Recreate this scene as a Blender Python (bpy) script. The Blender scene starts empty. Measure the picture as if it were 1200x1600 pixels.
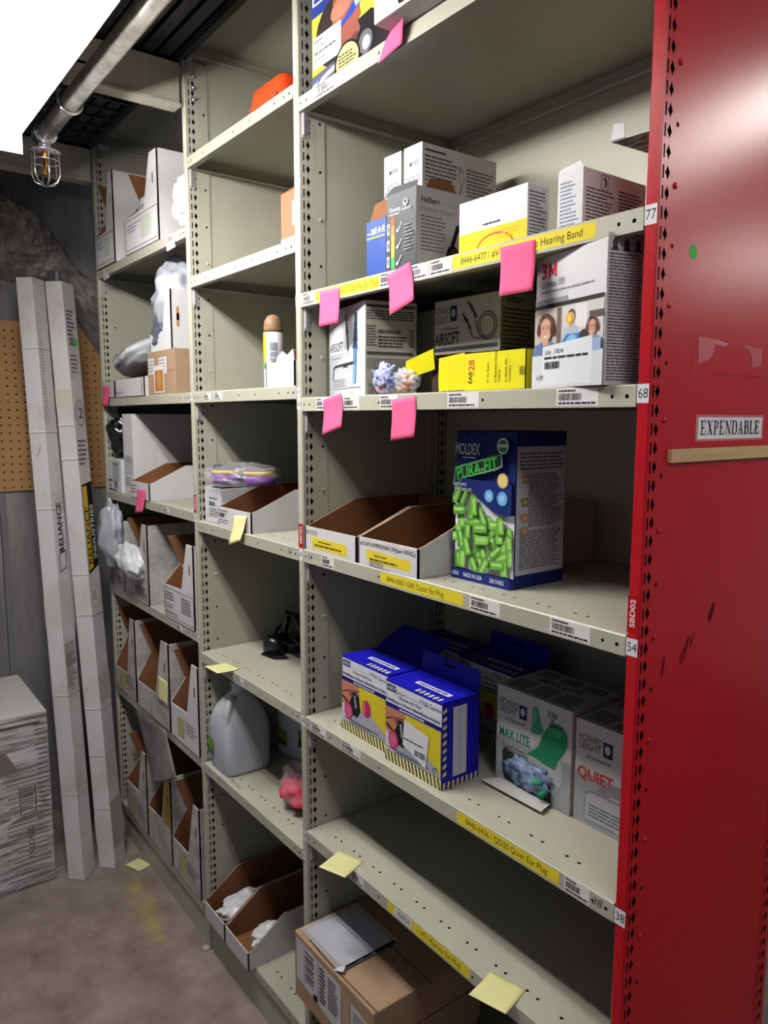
import bpy, math, random
from mathutils import Matrix, Vector, noise as mnoise
I = 0.0254            # the scene is laid out in inches
SC = bpy.context.scene
COL = SC.collection
# ------------------------------------------------------------------ camera
yaw, pit, rol, FPX = math.radians(52.82), math.radians(7.17), math.radians(0.08), 1166.51
fw = Vector((-math.sin(yaw)*math.cos(pit), math.cos(yaw)*math.cos(pit), -math.sin(pit)))
r0 = Vector((math.cos(yaw), math.sin(yaw), 0)); u0 = r0.cross(fw)
rr = r0*math.cos(rol)+u0*math.sin(rol); uu = u0*math.cos(rol)-r0*math.sin(rol)
cd = bpy.data.cameras.new('camera'); cam = bpy.data.objects.new('camera', cd); COL.objects.link(cam)
cam.matrix_world = Matrix(((rr.x, uu.x, -fw.x, 23.84*I), (rr.y, uu.y, -fw.y, -34.9*I), (rr.z, uu.z, -fw.z, 66.59*I), (0, 0, 0, 1)))
cd.sensor_fit = 'VERTICAL'; cd.sensor_height = 36; cd.lens = FPX/1600*36; cd.clip_start = 0.02
SC.camera = cam
# ------------------------------------------------------------------ light and exposure
w = bpy.data.worlds.new('world'); SC.world = w; w.use_nodes = True
w.node_tree.nodes['Background'].inputs[0].default_value = (0.72, 0.70, 0.75, 1)
w.node_tree.nodes['Background'].inputs[1].default_value = 0.34
TUBE, TUBE2, FILL_TUBE, TUBE4 = 114.0, 22.0, 36.0, 34.0
vs = SC.view_settings
vs.view_transform = 'Standard'; vs.look = 'None'; vs.gamma = 1; vs.exposure = 0.08
try: vs.use_curve_mapping = False
except Exception: pass

# ------------------------------------------------------------------ materials
def lin(h):
    if isinstance(h, str):
        h = h.lstrip('#'); c = [int(h[i:i+2], 16)/255 for i in (0, 2, 4)]
    else: c = h
    return [x/12.92 if x <= .04045 else ((x+.055)/1.055)**2.4 for x in c]
MATS = {}
def mat(name, col='#808080', rough=.6, metal=0, noise=0, scale=8, bump=0, emis=0, alpha=1, spec=.14, stretch=(1, 1, 1), col2=None, thr=(.35, .65), detail=6):
    if name in MATS: return MATS[name]
    m = bpy.data.materials.new(name); m.use_nodes = True; nt = m.node_tree
    p = nt.nodes['Principled BSDF']; ks = 1 if (emis or metal > .5) else .62; c = [x*ks for x in lin(col)]
    p.inputs['Base Color'].default_value = (*c, 1); p.inputs['Roughness'].default_value = rough
    p.inputs['Metallic'].default_value = metal; p.inputs['Alpha'].default_value = alpha
    p.inputs['Specular IOR Level'].default_value = spec
    if emis:
        p.inputs['Emission Color'].default_value = (*c, 1); p.inputs['Emission Strength'].default_value = emis
    if noise or bump or col2:
        tc = nt.nodes.new('ShaderNodeTexCoord'); mp = nt.nodes.new('ShaderNodeMapping')
        nt.links.new(tc.outputs['Object'], mp.inputs[0]); mp.inputs['Scale'].default_value = stretch
        n = nt.nodes.new('ShaderNodeTexNoise'); n.inputs['Scale'].default_value = scale; n.inputs['Detail'].default_value = detail
        n.inputs['Roughness'].default_value = .6
        nt.links.new(mp.outputs[0], n.inputs['Vector'])
        if noise or col2:
            r = nt.nodes.new('ShaderNodeValToRGB'); nt.links.new(n.outputs['Fac'], r.inputs[0])
            a = [x*ks for x in lin(col2)] if col2 else [x*(1-noise) for x in c]
            b = c if col2 else [min(1, x*(1+noise*.5)) for x in c]
            r.color_ramp.elements[0].position, r.color_ramp.elements[1].position = thr
            r.color_ramp.elements[0].color = (*a, 1); r.color_ramp.elements[1].color = (*b, 1)
            nt.links.new(r.outputs[0], p.inputs['Base Color'])
        if bump:
            bn = nt.nodes.new('ShaderNodeBump'); bn.inputs['Strength'].default_value = bump; bn.inputs['Distance'].default_value = .003
            nt.links.new(n.outputs['Fac'], bn.inputs['Height']); nt.links.new(bn.outputs[0], p.inputs['Normal'])
    MATS[name] = m
    return m
def ink(c):                       # flat printing colour
    return mat('print_'+c, c, rough=.6, spec=.1)
STEEL = mat('beige_steel_paint', '#b7b5a5', .38, noise=.07, scale=3, spec=.25)
RED = mat('red_steel_paint', '#b81420', .29, noise=.06, scale=2, spec=.2, bump=.02)
CHROME = mat('chrome', '#cdcdd2', .22, .9)
GALV = mat('galvanised_steel', '#c4c0b8', .35, .5, noise=.35, scale=30, thr=(.4, .6))
ZINC = mat('zinc_plate', '#d4d4da', .3, .45)
DARK = mat('dark_hole', '#0b0a09', .9)  # near-black; also paints the shade behind the perforations
KRAFT = mat('kraft_cardboard', '#a98c73', .8, noise=.12, scale=6, bump=.05)
BROWN = mat('brown_inner_cardboard', '#815537', .85, noise=.1, scale=9)
WHITE = mat('white_cardboard', '#dcdbdc', .6, noise=.05, scale=5)
WHITE2 = mat('white_carton', '#d9dadd', .5)
GREYC = mat('grey_carton', '#c9c7c1', .55)
NAVY = mat('navy_carton', '#1c2a6b', .45)
BLUE = mat('blue_carton', '#1718a8', .4)
TEALB = mat('blue_box', '#17418f', .45)
BLACKC = mat('black_carton', '#33363c', .45)
YELC = mat('yellow_carton', '#e6de1c', .45)
PINKN = mat('pink_note', '#f5608f', .75)
YELN = mat('pale_yellow_note', '#eeeaa8', .75)
DIRTY = mat('dirty_white_corrugated', '#d6d3d6', .75, col2='#6a6060', scale=5, thr=(.36, .6), stretch=(1, 1, 9))
SOILED = mat('soiled_white_cardboard', '#c9c5c4', .7, col2='#8f8884', scale=9, thr=(.3, .55))
TALLW = mat('long_carton_white', '#d5d1d4', .6, col2='#b7aea6', scale=4, thr=(.25, .5))
BLACKP = mat('black_plastic', '#0d0d10', .25, spec=.5)
# ------------------------------------------------------------------ mesh building
class B:
    def __init__(s): s.v = []; s.f = []; s.m = []; s.ms = []
    def mi(s, m):
        if m not in s.ms: s.ms.append(m)
        return s.ms.index(m)
    def face(s, pts, m):
        k = len(s.v); s.v += [tuple(p) for p in pts]; s.f.append(tuple(range(k, k+len(pts)))); s.m.append(s.mi(m))
    def mesh(s, vs_, fs, m):
        k = len(s.v); s.v += [tuple(p) for p in vs_]; i = s.mi(m)
        for f in fs: s.f.append(tuple(k+q for q in f)); s.m.append(i)
    def box(s, x0, x1, y0, y1, z0, z1, m):
        P = [(x0, y0, z0), (x1, y0, z0), (x1, y1, z0), (x0, y1, z0), (x0, y0, z1), (x1, y0, z1), (x1, y1, z1), (x0, y1, z1)]
        s.mesh(P, [(0, 3, 2, 1), (4, 5, 6, 7), (0, 1, 5, 4), (1, 2, 6, 5), (2, 3, 7, 6), (3, 0, 4, 7)], m)
    def hexa(s, bot, top, m):
        s.mesh(list(bot)+list(top), [(3, 2, 1, 0), (4, 5, 6, 7), (0, 1, 5, 4), (1, 2, 6, 5), (2, 3, 7, 6), (3, 0, 4, 7)], m)
    def panel(s, poly, O, U, V, N, t, mo, mi_, me):      # a sheet: outer face mo, inner face mi_ (offset by t along N), edges me
        O, U, V, N = map(Vector, (O, U, V, N)); a = [O+U*p+V*q for p, q in poly]; b = [x+N*t for x in a]
        s.face(a, mo); s.face(b[::-1], mi_)
        for i in range(len(a)): j = (i+1) % len(a); s.face([a[i], a[j], b[j], b[i]], me)
    def tube(s, pts, r, m, n=10, cap=True):
        pts = [Vector(p) for p in pts]; rings = []
        for i, p in enumerate(pts):
            d = (pts[min(i+1, len(pts)-1)]-pts[max(i-1, 0)]).normalized()
            a = d.orthogonal().normalized() if i == 0 else (pa-d*pa.dot(d)).normalized()
            pa = a; b = d.cross(a); ri = r[i] if isinstance(r, (list, tuple)) else r
            rings.append([p+a*ri*math.cos(2*math.pi*k/n)+b*ri*math.sin(2*math.pi*k/n) for k in range(n)])
        k0 = [q for rg in rings for q in rg]; fs = []
        for i in range(len(pts)-1):
            for k in range(n): k2 = (k+1) % n; fs.append((i*n+k, i*n+k2, (i+1)*n+k2, (i+1)*n+k))
        if cap: fs += [tuple(range(n))[::-1], tuple((len(pts)-1)*n+k for k in range(n))]
        s.mesh(k0, fs, m)
    def lathe(s, prof, c, m, n=24, sq=None):             # profile of (radius, z); sq(z-index) gives squareness 0..1
        vs_ = []; fs = []
        for i, (r, z) in enumerate(prof):
            for k in range(n):
                a = 2*math.pi*(k+.5)/n; q = sq[i] if sq else 0
                e = 1/max(abs(math.cos(a)), abs(math.sin(a))); f = 1+(min(e, 1.3)-1)*q
                vs_.append((c[0]+r*f*math.cos(a), c[1]+r*f*math.sin(a), c[2]+z))
        for i in range(len(prof)-1):
            for k in range(n): k2 = (k+1) % n; fs.append((i*n+k, i*n+k2, (i+1)*n+k2, (i+1)*n+k))
        fs += [tuple(range(n))[::-1], tuple((len(prof)-1)*n+k for k in range(n))]
        s.mesh(vs_, fs, m)
    def perf(s, O, U, V, u0, u1, v0, v1, hw, hh, kind, m):  # rectangular cell with a real hole in it
        O, U, V = Vector(O), Vector(U), Vector(V); cu, cv = (u0+u1)/2, (v0+v1)/2
        out = [(u0, v0), (cu, v0), (u1, v0), (u1, cv), (u1, v1), (cu, v1), (u0, v1), (u0, cv)]
        k = {'d': .42, 'o': .707, 's': 1}[kind]
        inn = [(-k, -k), (0, -1), (k, -k), (1, 0), (k, k), (0, 1), (-k, k), (-1, 0)]
        if kind == 'd': inn = [(-.4, -.5), (0, -1), (.4, -.5), (1, 0), (.4, .5), (0, 1), (-.4, .5), (-1, 0)]
        P = [O+U*a+V*b for a, b in out]+[O+U*(cu+hw*a)+V*(cv+hh*b) for a, b in inn]
        s.mesh(P, [(i, (i+1) % 8, 8+(i+1) % 8, 8+i) for i in range(8)], m)
    def build(s, name, parent=None, off=(0, 0, 0), smooth=False, bevel=0, solid=0, sub=0, loc=None):
        me = bpy.data.meshes.new(name)
        me.from_pydata([((p[0]-off[0])*I, (p[1]-off[1])*I, (p[2]-off[2])*I) for p in s.v], [], s.f)
        for m in s.ms: me.materials.append(m)
        me.polygons.foreach_set('material_index', s.m); me.update()
        if smooth: me.polygons.foreach_set('use_smooth', [True]*len(s.f))
        o = bpy.data.objects.new(name, me); COL.objects.link(o)
        if parent: o.parent = parent
        if loc: o.location = [q*I for q in loc]
        if solid: d = o.modifiers.new('solidify', 'SOLIDIFY'); d.thickness = solid*I
        if bevel: d = o.modifiers.new('bevel', 'BEVEL'); d.width = bevel*I; d.segments = 2; d.limit_method = 'ANGLE'
        if sub: d = o.modifiers.new('subsurf', 'SUBSURF'); d.levels = sub; d.render_levels = sub
        return o
def tag(o, label, cat, group=None, kind=None):
    o['label'] = label
    if cat: o['category'] = cat
    if group: o['group'] = group
    if kind: o['kind'] = kind
    return o
def root(name, label, cat, loc=(0, 0, 0), rot=0, group=None):
    o = bpy.data.objects.new(name, None); COL.objects.link(o); o.empty_display_size = .05
    o.location = [q*I for q in loc]; o.rotation_euler = (0, 0, math.radians(rot))
    return tag(o, label, cat, group)
def struct(o): o['kind'] = 'structure'; return o
# ------------------------------------------------------------------ printing (flat graphics on a face)
_TXT = {}
def text_geo(s, bold):
    k = (s, bold)
    if k not in _TXT:
        c = bpy.data.curves.new('t', 'FONT'); c.body = s; c.size = 1; c.resolution_u = 3
        if bold: c.offset = .018
        o = bpy.data.objects.new('t', c); COL.objects.link(o); dg = bpy.context.evaluated_depsgraph_get()
        me = bpy.data.meshes.new_from_object(o.evaluated_get(dg))
        V = [(v.co.x, v.co.y) for v in me.vertices]; F = [tuple(p.vertices) for p in me.polygons]
        bpy.data.objects.remove(o); bpy.data.curves.remove(c); bpy.data.meshes.remove(me)
        _TXT[k] = (V, F, max([v[0] for v in V] or [0]))
    return _TXT[k]
CAP = max(v[1] for v in text_geo('H', False)[0])
class G:
    def __init__(s, wd, ht, seed=1): s.w, s.h = wd, ht; s.it = []; s.L = 0; s.rnd = random.Random(seed)
    def clip(s, pts):
        for ax, lim, sg in ((0, 0, 1), (0, s.w, -1), (1, 0, 1), (1, s.h, -1)):
            out = []
            for i in range(len(pts)):
                a, b = pts[i-1], pts[i]; da, db = sg*(a[ax]-lim), sg*(b[ax]-lim)
                if (da >= 0) != (db >= 0):
                    t = da/(da-db); out.append((a[0]+(b[0]-a[0])*t, a[1]+(b[1]-a[1])*t))
                if db >= 0: out.append(b)
            pts = out
            if len(pts) < 3: return None
        return pts
    def poly(s, pts, c, new=True):
        if new: s.L += 1
        p = s.clip(list(pts))
        if p: s.it.append((p, c, s.L))
    def rect(s, a, b, c_, d, c, new=True): s.poly([(a, b), (c_, b), (c_, d), (a, d)], c, new)
    def ell(s, cu, cv, ru, rv, c, rot=0, n=20, new=True):
        ca, sa = math.cos(math.radians(rot)), math.sin(math.radians(rot)); P = []
        for k in range(n):
            x, y = ru*math.cos(2*math.pi*k/n), rv*math.sin(2*math.pi*k/n); P.append((cu+x*ca-y*sa, cv+x*sa+y*ca))
        s.poly(P, c, new)
    def cap(s, u, v, L, r, c, rot, new=True):            # capsule / plug shape
        ca, sa = math.cos(math.radians(rot)), math.sin(math.radians(rot)); P = []
        for k in range(9): a = -math.pi/2+math.pi*k/8; P.append((L/2+r*.7*math.cos(a), r*math.sin(a)))
        P += [(-L/2, r*1.05), (-L/2, -r*1.05)]
        s.poly([(u+x*ca-y*sa, v+x*sa+y*ca) for x, y in P], c, new)
    def line(s, pts, wd, c):
        s.L += 1
        for (a, b), (c1, d) in zip(pts, pts[1:]):
            l = math.hypot(c1-a, d-b) or 1; nx, ny = -(d-b)/l*wd/2, (c1-a)/l*wd/2
            s.poly([(a+nx, b+ny), (a-nx, b-ny), (c1-nx, d-ny), (c1+nx, d+ny)], c, False)
    def frame(s, a, b, c1, d, wd, c): s.line([(a, b), (c1, b), (c1, d), (a, d), (a, b)], wd, c)
    def text(s, t, u, v, h, c, bold=False, sx=1, rot=0, al='l', shear=0):
        V, F, wd = text_geo(t, bold); k = h/CAP; s.L += 1
        o = {'l': 0, 'c': -wd/2, 'r': -wd}[al]; ca, sa = math.cos(math.radians(rot)), math.sin(math.radians(rot)); W = []
        for x, y in V:
            x, y = (x+o+shear*y)*k*sx, y*k; W.append((u+x*ca-y*sa, v+x*sa+y*ca))
        s.it.append((W, c, s.L, F))
    def fit(s, t, u0, u1, v, h, c, bold=False, **k):
        wd = text_geo(t, bold)[2]*h/CAP; s.text(t, u0, v, h, c, bold, sx=(u1-u0)/wd, **k)
    def greek(s, u0, v0, u1, v1, n, c, fill=.5, rag=.25):  # rows of print too small to read
        s.L += 1; dv = (v1-v0)/n
        for i in range(n):
            e = u1-(u1-u0)*rag*s.rnd.random(); x = u0
            while x < e-.02:
                l = min(e-x, (u1-u0)*(.06+.16*s.rnd.random())); y = v1-(i+.5)*dv
                s.rect(x, y-dv*fill/2, x+l, y+dv*fill/2, c, False); x += l+(u1-u0)*.018
    def barcode(s, u0, v0, u1, v1, c='#222222'):
        s.L += 1; x = u0; st = (u1-u0)/38
        while x < u1:
            l = st*s.rnd.choice((.6, .6, 1, 1.6)); s.rect(x, v0, min(x+l, u1), v1, c, False); x += l+st*s.rnd.choice((.5, .6, 1))
    def tag(s, u0, v0, u1, v1, bg='#e9e7e6'):              # stock label with heading, bars and a line of print
        s.rect(u0, v0, u1, v1, bg); a, b = u1-u0, v1-v0
        s.greek(u0+.05*a, v0+.78*b, u0+.5*a, v0+.95*b, 1, '#333333', .7, .1)
        s.barcode(u0+.06*a, v0+.32*b, u0+.62*a, v0+.72*b); s.greek(u0+.05*a, v0+.06*b, u0+.95*a, v0+.26*b, 1, '#333333', .6, .1)
    def place(s, name, parent, O, U, V, N, off=(0, 0, 0), base=.006, z=.003):
        O, U, V, N = map(Vector, (O, U, V, N)); b = B()
        for it in s.it:
            q = O+N*(base+z*it[2]); P = [q+U*x+V*y for x, y in it[0]]
            if len(it) == 4: b.mesh(P, it[3], ink(it[1]))
            else: b.face(P, ink(it[1]))
        return b.build(name, parent, off)
def front(g, name, rt, wd, z0=0, y=0, x=None): return g.place(name, rt, (-wd if x is None else x, y, z0), (1, 0, 0), (0, 0, 1), (0, -1, 0))
def side(g, name, rt, z0=0, x=0, y=0): return g.place(name, rt, (x, y, z0), (0, 1, 0), (0, 0, 1), (1, 0, 0))
def top(g, name, rt, wd, h): return g.place(name, rt, (-wd, 0, h), (1, 0, 0), (0, 1, 0), (0, 0, 1))
def carton(name, label, N, wd, d, h, m, rot=0, group=None, cat='box', bev=.05):
    r = root(name, label, cat, N, rot, group); b = B(); b.box(-wd, 0, 0, d, 0, h, m); b.build('body', r, bevel=bev)
    return r
def note(name, label, tl, tr, br, bl, m, curl=(0, 0, 0), group=None, n=8):
    tl, tr, br, bl = map(Vector, (tl, tr, br, bl)); c = Vector(curl); b = B(); P = []
    for i in range(n+1):
        t = i/n
        for j in range(n+1):
            s_ = j/n; P.append((tl*(1-s_)+tr*s_)*(1-t)+(bl*(1-s_)+br*s_)*t+c*math.sin(math.pi*t*.5)**2*t)
    b.mesh(P, [(i*(n+1)+j, i*(n+1)+j+1, (i+1)*(n+1)+j+1, (i+1)*(n+1)+j) for i in range(n) for j in range(n)], m)
    o = b.build(name, None, tl, smooth=True, solid=.012, loc=tl)
    return tag(o, label, 'note', group)
def blob(c, rad, seed, m, amp=.25, freq=1.3, flat=True, n=4, ridge=.6):
    b = B(); V = []; F = []
    nu, nv = 44, 26
    for i in range(nv+1):
        th = math.pi*i/nv
        for j in range(nu):
            ph = 2*math.pi*j/nu; d = Vector((math.sin(th)*math.cos(ph), math.sin(th)*math.sin(ph), math.cos(th)))
            q = d*freq*1.6+Vector((seed*7.1, seed*3.3, seed))
            k = 1+amp*mnoise.noise(q)*1.3-ridge*amp*.8*abs(mnoise.noise(q*1.9))+amp*.12*mnoise.noise(q*5)
            p = Vector((d.x*rad[0]*k, d.y*rad[1]*k, d.z*rad[2]*k))
            if flat: p.z = max(p.z, -rad[2]*.92)
            V.append((c[0]+p.x, c[1]+p.y, c[2]+p.z))
    for i in range(nv):
        for j in range(nu): j2 = (j+1) % nu; F.append((i*nu+j, (i+1)*nu+j, (i+1)*nu+j2, i*nu+j2))
    b.mesh(V, F, m); return b
def tray(name, label, N, wd, d, h1, h2, y1, rot=0, mo=WHITE, group=None):   # open bin with a low front and sloping sides
    r = root(name, label, 'bin', N, rot, group); b = B(); t = .14
    b.panel([(0, 0), (wd, 0), (wd, h1), (0, h1)], (-wd, 0, 0), (1, 0, 0), (0, 0, 1), (0, 1, 0), t, mo, BROWN, mo)
    sd = [(0, 0), (d, 0), (d, h2), (y1, h2), (.6, h1+.15), (0, h1)]
    b.panel(sd, (0, 0, 0), (0, 1, 0), (0, 0, 1), (-1, 0, 0), t, mo, BROWN, KRAFT)
    b.panel(sd[::-1], (-wd, 0, 0), (0, 1, 0), (0, 0, 1), (1, 0, 0), t, mo, BROWN, KRAFT)
    b.panel([(0, 0), (wd, 0), (wd, h2), (0, h2)][::-1], (-wd, d, 0), (1, 0, 0), (0, 0, 1), (0, -1, 0), t, mo, BROWN, KRAFT)
    b.box(-wd+t, -t, t, d-t, .02, .14, BROWN); b.build('body', r)
    return r
def file_bin(name, label, N, wd, d, H, h1, sb=.4, st=.2, rot=0, mo=WHITE, hole=True, group=None, inner=BROWN, tilt=0):
    # tall open-fronted storage bin: low front panel, tapering strip with a hand hole at its right, notched left side
    r = root(name, label, 'bin', N, rot, group); r.rotation_euler[1] = math.radians(tilt); b = B(); t = .16
    b.panel([(0, 0), (wd, 0), (wd, H), (wd*(1-st), H), (wd*(1-sb), h1*1.05), (0, h1)], (-wd, 0, 0), (1, 0, 0), (0, 0, 1), (0, 1, 0), t, mo, inner, mo)
    b.panel([(0, 0), (d, 0), (d, H), (0, H)], (0, 0, 0), (0, 1, 0), (0, 0, 1), (-1, 0, 0), t, mo, inner, mo)
    b.panel([(0, 0), (0, h1), (d*.17, H*.64), (d*.05, H), (d, H), (d, 0)], (-wd, 0, 0), (0, 1, 0), (0, 0, 1), (1, 0, 0), t, mo, inner, mo)
    b.panel([(0, 0), (0, H), (wd, H), (wd, 0)], (-wd, d, 0), (1, 0, 0), (0, 0, 1), (0, -1, 0), t, mo, inner, mo)
    b.box(-wd+t, -t, t, d-t, .02, .16, inner); b.build('body', r)
    if hole:
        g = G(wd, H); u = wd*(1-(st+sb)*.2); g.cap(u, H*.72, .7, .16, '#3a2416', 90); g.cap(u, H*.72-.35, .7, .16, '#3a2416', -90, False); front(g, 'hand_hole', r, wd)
    return r
CLEAR = mat('clear_film', '#e8eaf2', .12, alpha=.42, spec=.9)
FILM = mat('grey_white_poly', '#b9bdca', .3, spec=.4, noise=.15, scale=12, bump=.3)
WFILM = mat('white_poly', '#e4e5ea', .3, spec=.4, bump=.3, scale=14, noise=.05)
# ================================================================== the setting
XW = -106.0                                        # far wall
FLOORM = mat('concrete_floor', '#9a8d85', .75, scale=8, col2='#70635d', thr=(.28, .7), bump=.25, detail=14)
nt = FLOORM.node_tree; pr_ = nt.nodes['Principled BSDF']; src = pr_.inputs['Base Color'].links[0].from_socket
tc = nt.nodes.new('ShaderNodeTexCoord'); mp = nt.nodes.new('ShaderNodeMapping'); mp.vector_type = 'TEXTURE'
mp.inputs['Location'].default_value = (-72*I, -3.6*I, 0); mp.inputs['Scale'].default_value = (11*I, 2.0*I, 1); mp.inputs['Rotation'].default_value = (0, 0, -.1)
nt.links.new(tc.outputs['Object'], mp.inputs[0]); gr = nt.nodes.new('ShaderNodeTexGradient'); gr.gradient_type = 'SPHERICAL'; nt.links.new(mp.outputs[0], gr.inputs[0])
nz = nt.nodes.new('ShaderNodeTexNoise'); nz.inputs['Scale'].default_value = 14; nz.inputs['Detail'].default_value = 8; nt.links.new(tc.outputs['Object'], nz.inputs['Vector'])
mu = nt.nodes.new('ShaderNodeMath'); mu.operation = 'MULTIPLY'; nt.links.new(gr.outputs['Fac'], mu.inputs[0]); pw = nt.nodes.new('ShaderNodeMath'); pw.operation = 'POWER'; pw.inputs[1].default_value = 3.2; nt.links.new(nz.outputs['Fac'], pw.inputs[0]); nt.links.new(pw.outputs[0], mu.inputs[1])
m2 = nt.nodes.new('ShaderNodeMath'); m2.operation = 'MULTIPLY'; m2.use_clamp = True; nt.links.new(mu.outputs[0], m2.inputs[0]); m2.inputs[1].default_value = 4.2
mx = nt.nodes.new('ShaderNodeMixRGB'); mx.inputs[2].default_value = (*lin('#8f8437'), 1); nt.links.new(m2.outputs[0], mx.inputs[0]); nt.links.new(src, mx.inputs[1]); nt.links.new(mx.outputs[0], pr_.inputs['Base Color'])
b = B(); b.box(XW-4, 110, -75, 150, -3, 0, FLOORM); struct(b.build('floor'))
CONC = mat('concrete_wall', '#9a9897', .8, scale=2.6, col2='#57555a', bump=.3, thr=(.33, .68), detail=12, stretch=(1, 2.2, .45))
b = B(); b.box(XW-4, XW, -75, 45, 0, 118, CONC); struct(b.build('wall_back'))
# rough rock bulging out of the wall above the pegboard
ROCK = mat('rough_rock', '#aaa39b', .9, scale=9, col2='#5a5552', bump=1.0, thr=(.3, .7), detail=12)
b = B(); V = []; F = []; ny, nz_ = 260, 110
for i in range(ny+1):
    y = -46+62*i/ny; zu = max(min(91.5-1.07*y, 112), 80); zl = 87.6 if y < -3 else 87.6-1.6*(y+3)
    zl = min(zl, zu-4) if y > 4 else zl
    for j in range(nz_+1):
        t = j/nz_; z = zl+(zu-zl)*t; k = math.sin(math.pi*min(1, max(0, t)))**.45
        q = Vector((y*.09, z*.09, 3)); d = 6.5+2.6*mnoise.noise(q)+2.4*abs(mnoise.noise(q*3))+1.9*mnoise.noise(q*7)+1.2*abs(mnoise.noise(q*15))+.6*mnoise.noise(q*31)
        V.append((XW-1+max(0, d)*k, y+.5*mnoise.noise(q*5)*k, z+.7*mnoise.noise(q*4+Vector((9, 0, 0)))))
for i in range(ny):
    for j in range(nz_): a = i*(nz_+1)+j; F.append((a, a+nz_+1, a+nz_+2, a+1))
b.mesh(V, F, ROCK); struct(b.build('rock_outcrop', smooth=True))
# pegboards
PEG = mat('pegboard_hardboard', '#b58b5c', .7, noise=.08, scale=4)
def pegboard(y0, y1, z0, z1, label):
    r = root('pegboard', label, 'pegboard', (XW+.1, (y0+y1)/2, z0)); b = B(); x = .35
    b.box(0, x, y0-(y0+y1)/2, (y1-y0)/2, 0, z1-z0, PEG); b.build('board', r)
    b = B(); ym = (y0+y1)/2; y = y0+.6
    while y < y1-.3:
        z = .6
        while z < z1-z0-.3:
            b.face([(x+.01, y-ym+.15*math.cos(k*math.pi/4), z+.15*math.sin(k*math.pi/4)) for k in range(8)], DARK); z += 1.22
        y += 1.22
    h = b.build('hole_grid', r); h['kind'] = 'stuff'
pegboard(-44, -5.4, 55, 81.5, 'tan pegboard on the wall left of the two leaning cartons')
pegboard(-5.0, 6, 55, 86.0, 'taller tan pegboard strip between the leaning cartons and the shelves')
b = B(); b.box(XW, XW+.9, -12.6, -11.7, 0, 54.5, mat('grey_conduit', '#77757a', .5)); b.box(XW, XW+.5, -14.2, -13.2, 0, 54.5, mat('grey_conduit', '#77757a', .5)); struct(b.build('trim_1'))
# black ribbed decking on cross beams
DECKM = mat('black_deck', '#43434b', .45, scale=20, noise=.25)
b = B(); b.box(XW+1, 0, -52, -.15, 106.6, 107, DECKM)
y = -51.5
while y < -.6: b.box(XW+1, 0, y, y+1.25, 105.5, 106.6, DECKM); y += 1.75
x = XW+2
while x < -60.5: b.box(x, x+.45, -52, -.15, 105.25, 105.9, DECKM); x += 3.3
b.box(XW+1, 0, -.5, -.15, 105.2, 107.4, DECKM); struct(b.build('ceiling'))
BEAMM = mat('pale_beam_paint', '#c9c6b6', .45, noise=.08, scale=3, stretch=(1, 6, 1))
for x, lab in ((-59.0, 'pale steel channel beam crossing the aisle nearest, under the black decking'), (-92.2, 'pale steel channel beam crossing the aisle farther back, behind the caged sprinkler')):
    r = root('channel_beam', lab, 'beam', (x, -25, 100.4)); b = B()
    b.box(-.2, 0, -26, 24.7, 0, 4.8, BEAMM); b.box(-1.6, .5, -26, 24.7, -.02, .25, BEAMM); b.box(-1.6, 0, -26, 24.7, 4.6, 4.8, BEAMM); b.build('channel', r)
# fluorescent fixtures
def fixture(name, lab, x0, x1, yc, z, e, rot=0):
    r = root(name, lab, 'light', ((x0+x1)/2, yc, z), rot); L = (x1-x0)/2
    HW = mat('white_enamel', '#f2f2f0', .4); b = B()
    P = [(-5, 1.0), (-2.6, 1.6), (2.6, 1.6), (5, 1.0)]
    for (a, c), (a2, c2) in zip(P, P[1:]): b.hexa([(-L, a, c), (L, a, c), (L, a2, c2), (-L, a2, c2)], [(-L, a, c+.12), (L, a, c+.12), (L, a2, c2+.12), (-L, a2, c2+.12)], HW)
    b.box(-L, L, -2.3, 2.3, 1.75, 3.6, HW)
    for s in (-1, 1): b.box(s*L-.08, s*L+.08, -5, 5, -1.0, 1.7, HW)
    b.build('reflector', r)
    for s in (-1, 1):
        b = B(); b.tube([(-L+1, s*2.0, -.3), (L-1, s*2.0, -.3)], .72, mat('tube_glow_%g' % e, '#fffbf6', .5, emis=e), 12); b.build('tube', r, smooth=True)
        for k in (-1, 1): b = B(); b.box(k*(L-.6)-.35, k*(L-.6)+.35, s*2.0-.5, s*2.0+.5, -1.0, 1.4, HW); b.build('lamp_holder', r)
        b = B(); b.tube([(s*L*.7, 0, 3.6), (s*L*.7, 0, 105.2-z)], .12, GALV, 6); b.build('hanger_rod', r)
    return r
fixture('fluorescent_fixture', 'glaring white fluorescent fixture hung above the aisle', -64.5, -16.5, -20.4, 94.9, TUBE)
fixture('fluorescent_fixture', 'added fluorescent fill fixture farther along the aisle, unseen above the camera', 18, 66, -20.6, 94.6, FILL_TUBE)  # unseen fixture added as fill light for the near bay and beam
fixture('fluorescent_fixture', 'fluorescent fixture in the cross aisle, mirrored as the long streak in the red panel', 4, 40, 39.5, 94.6, TUBE2, 20)
fixture('fluorescent_fixture', 'fluorescent fixture farther down the cross aisle, mirrored low at the panel edge', 29, 65, 98, 94.6, TUBE4, 90)
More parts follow.
